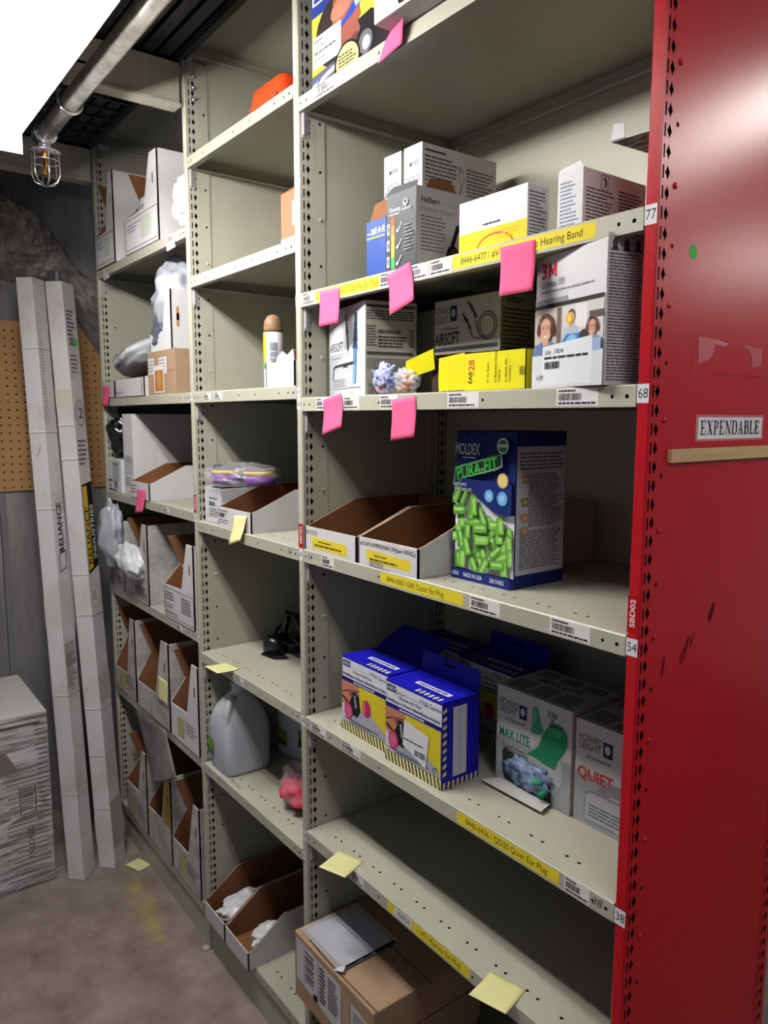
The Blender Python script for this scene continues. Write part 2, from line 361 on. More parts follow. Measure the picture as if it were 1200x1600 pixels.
# sprinkler pipe
r = root('sprinkler_pipe', 'worn galvanised pipe running under the decking along the aisle', 'pipe', (-45, -11.6, 98.6)); b = B()
b.tube([(-25.5, 0, 0), (55, 0, 0)], .95, GALV, 20); b.build('pipe', r, smooth=True)
b = B(); b.tube([(-26.8, 0, 0), (-25.3, 0, 0), (-24.9, 0, 0)], [1.25, 1.3, 1.25], CHROME, 20); b.tube([(-26, 0, -1.6), (-26, 0, 0)], .7, CHROME, 14); b.build('elbow', r, smooth=True)
b = B(); P = [(-15, 1.15, 4)]+[(-15, 1.15*math.cos(a), -1.15*math.sin(a)) for a in [math.pi*k/10 for k in range(11)]]+[(-15, -1.15, 4)]
b.tube(P, .17, CHROME, 8); b.box(-16, -14, -1.6, 1.6, 3.6, 3.9, GALV); b.build('hanger', r, smooth=True)
b = B(); b.lathe([(1.7, -.15), (1.75, 0), (.8, .25), (.6, .4)], (0, 0, -.3), CHROME); r = b.build('sprinkler_head', r, smooth=True, loc=(-26, 0, -1.6)); r['label'] = 'sprinkler head in a chrome wire cage'
for k in range(6):
    a = math.pi*k/3; c, s = math.cos(a), math.sin(a); b = B()
    b.tube([(1.5*c, 1.5*s, -.4), (1.55*c, 1.55*s, -2.9), (1.2*c, 1.2*s, -3.7), (0, 0, -4.1)], .085, CHROME, 6); b.build('cage_wire', r, smooth=True)
b = B(); b.tube([(1.56*math.cos(2*math.pi*k/24), 1.56*math.sin(2*math.pi*k/24), -1.4) for k in range(25)], .07, CHROME, 6, False); b.build('cage_ring', r, smooth=True)
BRASS = mat('brass', '#a07034', .35, 1); b = B(); b.tube([(0, 0, -.3), (0, 0, -1.2)], .45, BRASS, 10)
for s in (-1, 1): b.tube([(s*.4, 0, -1), (s*.55, 0, -1.9), (s*.1, 0, -2.8)], .12, BRASS, 6)
b.lathe([(.75, 0), (.8, .1), (.2, .15)], (0, 0, -2.95), BRASS, 12); b.build('nozzle', r, smooth=True)
# ================================================================== shelving
DEP = 17.5; HP = 105.2
def post(b, x0, x1, y0, y1, zt, m, us, ud, perf=True):
    e = .1
    b.face([(x0+e, y0, 0), (x1-e, y0, 0), (x1-e, y0, zt), (x0+e, y0, zt)], m)
    b.face([(x0, y0+e, 0), (x0+e, y0, 0), (x0+e, y0, zt), (x0, y0+e, zt)], m); b.face([(x1-e, y0, 0), (x1, y0+e, 0), (x1, y0+e, zt), (x1-e, y0, zt)], m)
    b.face([(x0, y1, 0), (x0, y0+e, 0), (x0, y0+e, zt), (x0, y1, zt)], m); b.face([(x1, y1, 0), (x0, y1, 0), (x0, y1, zt), (x1, y1, zt)], m)
    b.face([(x0, y0, zt), (x1, y0, zt), (x1, y1, zt), (x0, y1, zt)], m)
    if not perf: b.face([(x1, y0+e, 0), (x1, y1, 0), (x1, y1, zt), (x1, y0+e, zt)], m); return
    O, U, V = (x1, 0, 0), (0, 1, 0), (0, 0, 1); n = int(zt)
    b.face([(x1-.16, y0+e, .1), (x1-.16, y1-.02, .1), (x1-.16, y1-.02, zt-.1), (x1-.16, y0+e, zt-.1)], DARK)  # dark sheet paints the shade inside the hollow post
    sa, sb_, da, db = us-.1, us+.1, ud-.25, ud+.25
    for a, c in ((y0+e, sa), (sb_, da), (db, y1)): b.face([(x1, a, 0), (x1, c, 0), (x1, c, zt), (x1, a, zt)], m)
    for a, c in ((sa, sb_), (da, db)): b.face([(x1, a, n-.5), (x1, c, n-.5), (x1, c, zt), (x1, a, zt)], m); b.face([(x1, a, 0), (x1, c, 0), (x1, c, .5), (x1, a, .5)], m)
    for k in range(1, n):
        b.perf(O, U, V, sa, sb_, k-.5, k+.5, .065, .33, 's', m); b.perf(O, U, V, da, db, k-.5, k+.5, .21, .38, 'd', m)
def shelf_mesh(x0, x1, z, m=STEEL):
    b = B(); H = 1.2; c = .09; D = DEP-.08; g = .06
    y0s, y1s = 1.45, 1.75
    for a, d in ((c, y0s), (y1s, D)): b.face([(x0, a, z), (x1, a, z), (x1, d, z), (x0, d, z)], m)
    b.face([(x0, 0, z-c), (x1, 0, z-c), (x1, c, z), (x0, c, z)], m)
    hx = []; x = x0+2.6
    while x+1 < x1-1: hx += [x, x+.95]; x += 3.0
    ed = x0
    for h in hx:
        b.face([(ed, y0s, z), (h-.15, y0s, z), (h-.15, y1s, z), (ed, y1s, z)], m); b.perf((0, 0, z), (1, 0, 0), (0, 1, 0), h-.15, h+.15, y0s, y1s, .135, .125, 'o', m); ed = h+.15
    b.face([(ed, y0s, z), (x1, y0s, z), (x1, y1s, z), (ed, y1s, z)], m)
    # front face with holes
    zl, z1, z2 = z-H, z-.78, z-.48
    b.face([(x0, 0, zl), (x1, 0, zl), (x1, 0, z1), (x0, 0, z1)], m); b.face([(x0, 0, z2), (x1, 0, z2), (x1, 0, z-c), (x0, 0, z-c)], m); ed = x0
    for h in sorted([x0+.4, x0+1.3, x0+4.2, x0+11.5, (x1-11.5 if x1-x0 > 26 else x1-8), x1-3.2, x1-1.5, x1-.55]):
        b.face([(ed, 0, z1), (h-.15, 0, z1), (h-.15, 0, z2), (ed, 0, z2)], m); b.perf((0, 0, 0), (1, 0, 0), (0, 0, 1), h-.15, h+.15, z1, z2, .1 if abs(h-x1+.55) > .1 else .13, .12, 'o', m); ed = h+.15
    b.face([(ed, 0, z1), (x1, 0, z1), (x1, 0, z2), (ed, 0, z2)], m)
    # inner side, lips and other flanges
    b.face([(x0, g, zl), (x0, g, z), (x0, g, z)], m); b.face([(x0, 0, zl), (x0, .7, zl), (x1, .7, zl), (x1, 0, zl)], m)
    b.face([(x0, .7, zl), (x0, .7, zl+.06), (x1, .7, zl+.06), (x1, .7, zl)], m); b.face([(x0+.05, .12, z-.3), (x1-.05, .12, z-.3), (x1-.05, .12, zl+.1), (x0+.05, .12, zl+.1)], DARK); b.face([(x0+.05, 1.3, z-.2), (x1-.05, 1.3, z-.2), (x1-.05, 1.9, z-.2), (x0+.05, 1.9, z-.2)], DARK); b.face([(x0+.05, 1.3, z-.22), (x1-.05, 1.3, z-.22), (x1-.05, 1.9, z-.22), (x0+.05, 1.9, z-.22)], m)  # dark strips paint the shade seen through fascia and shelf holes
    for xs, s in ((x0, 1), (x1, -1)):
        b.face([(xs, 0, zl), (xs, D, zl), (xs, D, z), (xs, 0, z)], m); b.box(min(xs, xs+s*.7), max(xs, xs+s*.7), .7, D-.7, zl, zl+.06, m)
    b.face([(x0, D, zl), (x1, D, zl), (x1, D, z), (x0, D, z)], m); b.box(x0, x1, D-.7, D, zl, zl+.06, m)
    # underside sheet
    b.face([(x0, c, z-.05), (x0, D, z-.05), (x1, D, z-.05), (x1, y1s, z-.05), (x1, c, z-.05)], m) if False else None
    return b
SH = {}
def bay(key, label, x0, x1, zs, pwidth=.85, right=False):
    xm = (x0+x1)/2; r = root('shelving_bay', label, 'shelving', (xm, 0, 0), 0, None); off = (xm, 0, 0)
    px1 = x0; px0 = x0-pwidth
    b = B(); post(b, px0, px1, 0, 1.6, HP, STEEL, .5, .95); b.build('post', r, off)
    b = B(); post(b, px0, px1, DEP-1.6, DEP, HP, STEEL, DEP-1.2, DEP-.7); b.build('post', r, off)
    b = B(); b.box(px1-.22, px1-.02, 1.6, 2.7, 3, HP, STEEL); b.box(px1-.3, px1-.1, 2.7, DEP-1.6, 3, 84.2, STEEL); b.box(px1-.28, px1-.14, 2.7, DEP-1.6, 84.2, HP+4, STEEL); b.box(px1-.22, px1-.02, DEP-2.6, DEP-1.6, 3, HP, STEEL); b.build('side_panel', r, off)
    b = B(); b.box(x0, x1, DEP, DEP+.15, 3, HP+4, STEEL); b.build('back_panel', r, off)
    for i, z in enumerate(range(8, 104, 4)):
        b = B()
        if i % 3 == 1: b.lathe([(.2, 0), (.2, .06), (.1, .14)], (0, 0, 0), STEEL, 10); mname = 'bolt'
        else: b.lathe([(.13, 0), (.13, .015)], (0, 0, 0), DARK, 10); mname = 'bolt_hole'
        o = b.build(mname, r, loc=(px1-.02-xm, 2.2, z)); o.rotation_euler = (0, math.pi/2, 0)
    for z in zs:
        s = shelf_mesh(x0+.04, x1-.04, z).build('shelf', r, off); SH[(key, round(z))] = (s, xm)
        if z > 8:
            b = B(); b.box(px1, px1+.12, .35, .95, z-3.2, z-1.2, ZINC); b.box(px1+.12, px1+.3, .35, .52, z-3.0, z-1.2, ZINC); b.build('shelf_clip', r, off)
    b = B(); b.box(x0, x1, .35, .5, 0, zs[-1]-1.2, STEEL); b.build('kick_plate', r, off)
    b = B(); b.box(px0, px1, -.7, 2, 0, .18, STEEL); b.build('foot_plate', r, off)
    return r, xm
Z1 = [93.7, 77.46, 68.4, 54.68, 38.68, 27.2, 5.4]; Z2 = [106.9, 95.1, 82.3, 69.5, 54.65, 38.8, 24.85, 5.5]; Z3 = [106.9, 88.0, 69.5, 55.6, 40.95, 25.0, 5.5]
NEAR, xm1 = bay('near', 'nearest beige steel shelving bay, closed at the right by a red end panel', -34.4, 0, Z1)
MID, xm2 = bay('mid', 'narrow middle beige steel shelving bay holding the water jug', -58.4, -35.25, Z2)
FAR, xm3 = bay('far', 'farthest beige steel shelving bay beside the leaning cartons', -91.9, -59.25, Z3)
# bolts where the beams meet the posts
for rt, xm, x in ((MID, xm2, -58.4), (FAR, xm3, -91.9)):
    for z in (101.3, 102.5, 103.7):
        b = B(); b.lathe([(.3, 0), (.3, .2), (.12, .22), (.12, .5)], (0, 0, 0), CHROME, 6); o = b.build('bolt', rt, loc=(x-xm, .95, z)); o.rotation_euler = (0, math.pi/2, 0)
# red end of the near bay
b = B(); post(b, 0, .8, 0, 1.15, 108, RED, .28, .66); ep = b.build('post', NEAR, (xm1, 0, 0)); ep['label'] = 'red perforated post'
b = B(); post(b, 0, .8, DEP-1.15, DEP+.3, 108, RED, DEP-.75, DEP-.3); o = b.build('post', NEAR, (xm1, 0, 0)); o['label'] = 'red perforated post'
b = B(); b.box(.3, .76, 1.15, DEP-1.15, 0, 110, RED); PAN = b.build('end_panel', NEAR, (xm1, 0, 0)); PAN['label'] = 'red painted steel end panel'
for k in range(32):
    z = 9.5+3*k; b = B()
    if k % 2: b.lathe([(.17, 0), (.17, .05), (.08, .14)], (0, 0, 0), RED, 10)
    else: b.lathe([(.13, 0), (.13, .012)], (0, 0, 0), mat('dark_red_hole', '#3a0508', .8), 10)
    o = b.build('rivet', NEAR, loc=(.76-xm1, 1.42, z)); o.rotation_euler = (0, math.pi/2, 0)
for x, z in ((-16.6, 66.8), (-16.6, 63.0), (-16.6, 61.0), (-16.6, 90.5)):
    b = B(); b.face([(.13*math.cos(a), 0, .3*math.sin(a)) for a in [2*math.pi*k/12 for k in range(12)]], ink('#cfc9a8')); b.build('slot_light_paint', NEAR, loc=(x-xm1, DEP-.02, z))  # pale ovals paint the light showing through back panel slots
SERIF = {  # bold roman capitals on a unit-high body: list of quads
 'E': (.68, [(0, 0, .3, .06), (0, .94, .3, 1), (.08, 0, .24, 1), (0, 0, .64, .07), (.57, 0, .64, .28), (0, .93, .6, 1), (.53, .74, .6, 1), (.2, .46, .44, .54), (.38, .36, .44, .64)]),
 'P': (.62, [(0, 0, .34, .06), (0, .94, .34, 1), (.08, 0, .24, 1), (.2, .93, .46, 1), (.2, .43, .46, .5), (.42, .5, .58, .93)]),
 'N': (.78, [(0, 0, .24, .06), (0, .94, .2, 1), (.09, 0, .15, 1), (.54, .94, .78, 1), (.62, 0, .68, 1), [(.06, 1), (.24, 1), (.68, 0), (.56, 0)]]),
 'D': (.74, [(0, 0, .34, .06), (0, .94, .34, 1), (.08, 0, .24, 1), (.2, .93, .5, 1), (.2, 0, .5, .07), (.54, .16, .7, .84), [(.46, 1), (.56, .97), (.7, .8), (.54, .8)], [(.46, 0), (.54, .2), (.7, .2), (.56, .03)]]),
 'A': (.76, [(0, 0, .24, .06), (.46, 0, .76, .06), [(.08, 0), (.15, 0), (.4, .9), (.36, 1)], [(.5, 0), (.68, 0), (.42, 1), (.36, 1)], (.2, .3, .52, .36)]),
 'B': (.68, [(0, 0, .34, .06), (0, .94, .34, 1), (.08, 0, .24, 1), (.2, .93, .46, 1), (.2, .48, .46, .55), (.2, 0, .48, .07), (.44, .53, .58, .95), (.47, .05, .63, .5)]),
 'L': (.64, [(0, 0, .34, .06), (0, .94, .34, 1), (.08, 0, .24, 1), (0, 0, .6, .07), (.53, 0, .6, .3)]),
 'X': (.76, [(0, 0, .26, .06), (.46, 0, .76, .06), (0, .94, .3, 1), (.5, .94, .76, 1), [(.06, 1), (.25, 1), (.7, 0), (.51, 0)], [(.1, 0), (.17, 0), (.64, 1), (.57, 1)]])}
g = G(7.7, 1.5); g.rect(0, 0, 7.7, 1.5, '#c77b80'); g.rect(.22, .12, 7.5, 1.36, '#e4e2e6'); tw = sum(SERIF[c][0]+.09 for c in 'EXPENDABLE'); x = .5; k = 6.75/tw
for c in 'EXPENDABLE':
    g.L += 1
    for q in SERIF[c][1]:
        q = [(q[0], q[1]), (q[2], q[1]), (q[2], q[3]), (q[0], q[3])] if isinstance(q, tuple) else q
        g.poly([(x+u*k, .36+v*.82) for u, v in q], '#23222a', False)
    x += (SERIF[c][0]+.09)*k
o = g.place('sign', PAN, (.76, 4.6, 65.3), (0, 1, 0), (0, 0, 1), (1, 0, 0), (xm1, 0, 0)); o['label'] = 'white paper sign reading EXPENDABLE'
b = B(); b.box(.77, 1.0, 1.95, 15.6, 64.2, 64.92, mat('bare_wood', '#c9ac7c', .7, noise=.2, scale=6, stretch=(1, 1, 8))); o = b.build('wooden_strip', PAN, (xm1, 0, 0)); o['label'] = 'bare wooden strip'
g = G(1, 1); g.ell(.42, .42, .4, .38, '#3fb54a'); o = g.place('round_sticker', PAN, (.76, 3.02, 75.05), (0, 1, 0), (0, 0, 1), (1, 0, 0), (xm1, 0, 0)); o['label'] = 'green dot sticker'
g = G(9, 2.2); g.rect(0, 0, .35, 2.1, '#b43a48'); g.poly([(.4, 2.1), (2.2, 2.05), (2.0, 1.2), (1.6, .9), (.5, .6)], '#c46a72'); g.poly([(2.2, 2.05), (3.6, 1.9), (3.3, 1.7), (2.1, 1.8)], '#c98088'); g.poly([(4.9, 1.95), (7.6, 1.8), (7.6, .9), (6.5, .6), (6.2, 1.5)], '#c0606a'); g.rect(2.2, .1, 8.2, .16, '#9c2a34')
o = g.place('tape_remnant', PAN, (.76, 4.0, 69.0), (0, 1, 0), (0, 0, 1), (1, 0, 0), (xm1, 0, 0)); o['label'] = 'torn remains of clear tape'
for u, v, ru, rv, ro, c in ((6.1, 4.4, .22, .62, -22, '#4a080e'), (3.6, 2.9, .18, .5, -25, '#7d0a12'), (4.1, 3.0, .1, .45, -25, '#740a12'), (1.2, 2.0, .12, .7, -8, '#5a080e'), (3.2, 2.2, .3, .5, -30, '#92101a')):
    g = G(9, 6); g.ell(u, v, ru, rv, c, ro); o = g.place('scuff_mark', PAN, (.76, 1.3, 50.6), (0, 1, 0), (0, 0, 1), (1, 0, 0), (xm1, 0, 0)); o['label'] = 'black scuff mark'
def ptag(rt, off, txt, x, z, w_=.72, h_=1.0, bg='#e8e8ee', fg='#20242c'):
    g = G(w_, h_); g.rect(0, 0, w_, h_, bg); g.fit(txt, .08*w_, .92*w_, h_*.26, h_*.5, fg); return g.place('number_label', rt, (x, 0, z-h_/2), (1, 0, 0), (0, 0, 1), (0, -1, 0), off)
for t, z in (('77', 76.95), ('68', 67.9), ('54', 54.1), ('38', 38.05)): ptag(NEAR, (xm1, 0, 0), t, .02, z)
for t, z in (('77', 76.9), ('68', 67.85), ('A', 54.1), ('38', 38.1), ('26', 26.5)): ptag(NEAR, (xm1, 0, 0), t, -35.2, z)
for t, z in (('82', 81.6), ('69', 68.9), ('23', 24.4), ('95', 94.5)): ptag(NEAR, (xm1, 0, 0), t, -35.2, z, .55, .8)
for t, z in (('69', 69.0), ('54', 54.9), ('39', 40.2), ('24', 24.2)): ptag(MID, (xm2, 0, 0), t, -59.2, z, .6, .9)
def vtag(rt, off, x, z0, z1, wd, name='row_label', bg='#a81018', txt='SBD02'):
    g = G(z1-z0, wd); g.rect(0, 0, z1-z0, wd, bg); g.fit(txt, .15*(z1-z0), .9*(z1-z0), wd*.25, wd*.5, '#f0e8e8', True)
    return g.place(name, rt, (x+wd, 0, z0), (0, 0, 1), (-1, 0, 0), (0, -1, 0), off)
vtag(NEAR, (xm1, 0, 0), .02, 54.9, 57.0, .62, bg='#b00812'); vtag(NEAR, (xm1, 0, 0), -35.2, 54.75, 56.95, .8); vtag(MID, (xm2, 0, 0), -59.2, 55.55, 57.65, .75)
# stock labels and yellow strips along the shelf fronts (x0, x1, [text parts])
def strip(key, z, x0, x1, parts, bg='#ecd935', h=.86, fg='#23211a'):
    s, xm = SH[(key, round(z))]; g = G(x1-x0, h); g.rect(0, 0, x1-x0, h, bg)
    for t, a, c in parts: g.fit(t, a-x0, c-x0, h*.26, h*.5, fg)
    g.place('shelf_strip', s, (x0, 0, z-1.02), (1, 0, 0), (0, 0, 1), (0, -1, 0), (xm, 0, 0))
def stock(key, z, x0, x1, h=1.0, dz=-1.1):
    s, xm = SH[(key, round(z))]; g = G(x1-x0, h, int(abs(x0*7))); g.tag(0, 0, x1-x0, h); g.place('shelf_label', s, (x0, 0, z+dz), (1, 0, 0), (0, 0, 1), (0, -1, 0), (xm, 0, 0))
strip('near', 77.46, -31.9, -22.8, [('#600 Caboflex Ear Plug', -28.1, -23.0)])
strip('near', 77.46, -14.6, -3.0, [('8446-6477 / #V', -13.8, -10.3), ('p Hearing Band', -7.4, -3.9)])
strip('near', 54.68, -22.6, -13.1, [('8446-6060 / EAR Classic Ear Plug', -21.8, -15.1)])
strip('near', 38.68, -13.4, -4.05, [('8446-6436 / QD30 Quiet Ear Plug', -12.5, -5.0)])
strip('near', 27.2, -21.6, -20.75, []); strip('near', 27.2, -20.75, -18.45, [('106024', -20.4, -18.7)], '#e6e4e2'); strip('near', 27.2, -18.4, -11.8, [('/ LPF1 MaxLite Ear Plug', -17.8, -12.8)])
for k in ((77.46, -34.0, -31.95), (77.46, -22.75, -20.6), (77.46, -19.2, -17.2), (77.46, -16.95, -14.7), (68.4, -31.9, -30.4), (68.4, -27.75, -25.5), (68.4, -22.7, -20.5), (68.4, -14.95, -11.9), (68.4, -5.4, -2.45), (54.68, -31.3, -29.3), (54.68, -12.45, -9.6), (54.68, -5.4, -2.4), (38.68, -33.4, -30.8), (38.68, -28.4, -25.4), (38.68, -3.65, -1.75), (27.2, -26.9, -25.0), (93.7, -31.6, -28.4)): stock('near', *k)
for k in ((69.5, -55.5, -53.7), (69.5, -52.8, -50.8), (38.8, -49.3, -47.2)): stock('mid', *k, h=.8, dz=-1.0)
for k in ((88.0, -64.6, -62.0), (88.0, -90.5, -88.5), (55.6, -69, -67), (40.95, -66, -64)): stock('far', *k, h=.9, dz=-1.15)
# writing on the steel
for key, z, x, t, hh in (('near', 54.68, -33.6, '54', .5), ('mid', 54.65, -37.3, '54', .5), ('near', 38.68, -1.6, '38', .5)):
    s, xm = SH[(key, round(z))]; g = G(2, 1); g.text(t, 0, .2, hh, '#4a463c', shear=.2); g.place('pen_marking', s, (x, 0, z-1.0), (1, 0, 0), (0, 0, 1), (0, -1, 0), (xm, 0, 0))
s, xm = SH[('mid', 25)]; g = G(4, 1); g.text('Neck Roll', 0, .2, .45, '#4a463c', shear=.25, rot=-4); g.place('pen_marking', s, (-52.6, .35, 24.85), (1, 0, 0), (0, 1, 0), (0, 0, 1), (xm, 0, 0))
# sticky notes
for nm, lab, q, cu in (
 ('sticky_note', 'pink sticky note hanging over the caboflex strip, leftmost on its shelf edge', ((-31.19, 77.22), (-28.18, 77.13), (-28.02, 74.27), (-30.93, 74.23)), (0, -.25, 0)),
 ('sticky_note', 'tilted pink sticky note below the dark box with the rainbow bar', ((-21.83, 77.16), (-19.11, 77.7), (-18.01, 74.85), (-20.81, 74.08)), (0, -.5, 0)),
 ('sticky_note', 'pink sticky note covering the middle of the hearing band strip', ((-10.21, 77.13), (-7.34, 77.11), (-7.08, 74.09), (-9.79, 74.09)), (0, -.4, 0)),
 ('sticky_note', 'slanted pink sticky note under the box with the blue fir-tree plug', ((-30.83, 68.12), (-27.98, 68.64), (-27.26, 65.87), (-30.17, 65.13)), (0, -.5, 0)),
 ('sticky_note', 'pink sticky note on the shelf edge under the small earplug bags', ((-21.17, 67.99), (-18.3, 68.17), (-18.12, 65.22), (-20.92, 64.87)), (0, -.3, 0))):
    note(nm, lab, *[(x, -.035, z) for x, z in q], PINKN, cu)
note('sticky_note', 'pink sticky note drooping under the white box on the top shelf', (-22.0, -.04, 93.55), (-18.7, -1.0, 94.3), (-19.7, -.35, 92.45), (-22.9, -.05, 92.3), PINKN)
def on3(x, z, y=-.04): return (x, y, z)
note('sticky_note', 'pale yellow sticky note on the front of the small bin in the middle bay', on3(-49.05, 56.2, .2), on3(-46.04, 56.5, .2), on3(-46.02, 53.97, -.3), on3(-48.91, 53.1, -.3), YELN, (0, -.3, 0))
note('sticky_note', 'pink sticky note on the small white bin in the far bay', on3(-78.1, 56.85, -.16), on3(-74.95, 56.9, -.16), on3(-75.1, 54.0, -.3), on3(-78.1, 53.6, -.3), PINKN, (0, -.3, 0))
note('sticky_note', 'pink sticky note at the left end of the far bay, beside handwriting', on3(-91.05, 71.19, -.16), on3(-88.2, 71.1, -.16), on3(-88.7, 68.33, -.2), on3(-91.5, 68.27, -.2), PINKN, (0, -.2, 0))
note('sticky_note', 'pale yellow sticky note overhanging the lower empty shelf at its left', (-29.71, .61, 27.23), (-26.99, 1.41, 27.23), (-25.74, -1.45, 27.25), (-28.43, -2.41, 27.25), YELN, (0, 0, .15))
note('sticky_note', 'pale yellow sticky note overhanging the lower empty shelf nearest the camera', (-10.57, .88, 27.23), (-7.85, 1.57, 27.23), (-7.06, -1.28, 27.25), (-9.79, -2.06, 27.25), YELN, (0, 0, .15))
note('sticky_note', 'pale yellow sticky note sticking out from the shelf above the water jug', (-52.86, .69, 38.84), (-49.92, .93, 38.84), (-49.0, -2.2, 38.95), (-52.12, -2.35, 38.95), YELN, (0, 0, .25))
note('sticky_note', 'pale yellow sticky note lying on the floor by the leaning cartons', (-83.44, -.35, .05), (-80.54, .49, .05), (-79.9, -1.57, .05), (-82.75, -2.71, .05), YELN, (0, 0, .1))
# ================================================================== near bay: goods
def person(g, u, v, s, skin, hair, shirt, gear=None, clipw=None):    # small printed portrait, head about s tall
    g.poly([(u-s*.95, v-s*1.2), (u-s*.75, v-s*.62), (u-s*.3, v-s*.45), (u+s*.3, v-s*.45), (u+s*.75, v-s*.62), (u+s*.95, v-s*1.2)], shirt)
    g.rect(u-s*.17, v-s*.6, u+s*.17, v-s*.3, skin); g.ell(u, v+s*.1, s*.42, s*.5, hair); g.ell(u, v-.03*s, s*.36, s*.46, skin)
    for e in (-1, 1): g.ell(u+e*s*.14, v+.06*s, s*.05, s*.03, '#3a2b26'); g.line([(u+e*s*.07, v+.14*s), (u+e*s*.22, v+.13*s)], s*.03, hair)
    g.line([(u, v+.03*s), (u-.04*s, v-.12*s), (u+.03*s, v-.13*s)], s*.03, '#a5705a'); g.poly([(u-.13*s, v-.23*s), (u+.13*s, v-.23*s), (u, v-.31*s)], '#f0e4e0')
    if gear: 
        for e in (-1, 1): g.ell(u+e*s*.42, v, s*.13, s*.24, gear)
        g.line([(u+s*.47*math.cos(a), v+s*.1+s*.5*math.sin(a)) for a in [math.pi*k/10 for k in range(11)]], s*.07, gear)
def ear_logo(g, u, v, h, c): g.rect(u, v+h*.1, u+h*.9, v+h*.95, c); g.text('E·A·R', u+h*1.1, v, h, c, True, sx=.9)
# --- top shelf
r = carton('respirator_box', 'yellow and navy box with a printed worker in blue safety glasses, top shelf', (-21.4, .45, 93.72), 11.3, 9, 13, NAVY)
g = G(11.3, 13); g.rect(0, 0, 14.4, 13, '#e8d640'); g.rect(0, 6.1, 14.4, 13, '#2a3a86'); g.rect(.1, 6.4, 14.4, 9.2, '#e6e8ec'); g.greek(.3, 6.5, 8, 6.95, 1, '#2a3a86', .8); g.text('www', 4.8, 5.55, .34, '#f2f2f4', True)
g.rect(0, 5.5, 14.4, 6.25, '#2a3a86', False); g.greek(4.7, 5.65, 8.4, 6.05, 1, '#eeeeff', .8, .1)
g.poly([(6.2, 1.2), (6.5, 3.0), (8.3, 3.2), (10.6, 2.0), (11.8, .3), (7.6, 0)], '#1d1a1c')
g.ell(3.4, 3.5, 2.9, 2.55, '#2c2422', 8); g.poly([(3.2, 5.7), (5.6, 5.8), (6.6, 4.6), (7.0, 3.3), (6.6, 2.9), (6.9, 2.4), (6.6, 1.7), (5.2, .9), (3.9, 1.6), (3.0, 3.0)], '#8a4f40'); g.ell(4.4, 4.9, 1.6, .8, '#a9705c', 12); g.ell(6.2, 2.0, .5, .24, '#6a3330', 10); g.ell(5.9, 1.15, .7, .8, '#7a4436')
g.poly([(3.0, 2.9), (6.0, 4.5), (6.9, 4.9), (6.95, 4.1), (6.3, 3.9), (5.8, 3.7)], '#2540a0'); g.poly([(6.1, 4.5), (6.9, 4.75), (6.9, 4.2), (6.35, 4.05)], '#9fb6e0')
g.poly([(0, 1.0), (3.2, 1.2), (4.6, .4), (4.8, 0), (0, 0)], '#55586e'); g.ell(7.6, 1.2, 1.3, 1.15, '#17161a'); g.ell(7.6, 1.1, .9, .85, '#6a6a74'); g.ell(7.7, 1.0, .5, .5, '#c9c9d2')
g.rect(.2, 1.5, 4.3, 3.9, '#eeeaf0'); g.barcode(.4, 2.9, 2.4, 3.4, '#555555'); g.greek(.4, 2.5, 3.8, 2.8, 1, '#444444'); g.greek(.3, 3.45, 1.8, 3.7, 1, '#333333'); g.greek(.3, 2.05, 2.4, 2.25, 1, '#666666')
g.ell(5.2, .6, 1.75, 1.45, '#15141a'); g.rect(3.45, 0, 6.95, .6, '#15141a', False); g.ell(5.2, .55, 1.55, 1.3, '#f2e48a'); g.greek(4.0, .05, 6.4, 1.3, 5, '#2a2820', .5, .2); g.poly([(.1, .3), (3.4, .9), (3.4, .5), (.1, 0)], '#e9e9f4'); g.poly([(.4, .1), (1.2, .55), (1.5, .55), (.8, 0)], '#3556b0')
front(g, 'front_print', r, 11.3)
r = carton('white_stock_box', 'white box with handwritten capitals jutting out over the top shelf edge', (-7.5, -1.75, 93.75), 13.6, 1.85, 13, mat('white_corrugated', '#e2dde2', .7))
b = B(); b.cap = None; b.box(-13.5, -.1, 1.9, 12, .05, 12.9, KRAFT); b.build('inner_carton', r)
g = G(13.6, 13); g.text('OBTO', .8, 1.4, 1.7, '#4a4a55', shear=.2, rot=-2, sx=.8); g.text('OBTO', .87, 1.45, 1.65, '#4a4a55', shear=.2, rot=-2, sx=.8); g.cap(4.6, .5, 2.2, .28, '#2a1414', 0); g.cap(4.0, .5, 2.2, .28, '#2a1414', 180, False); front(g, 'handwriting', r, 13.6)
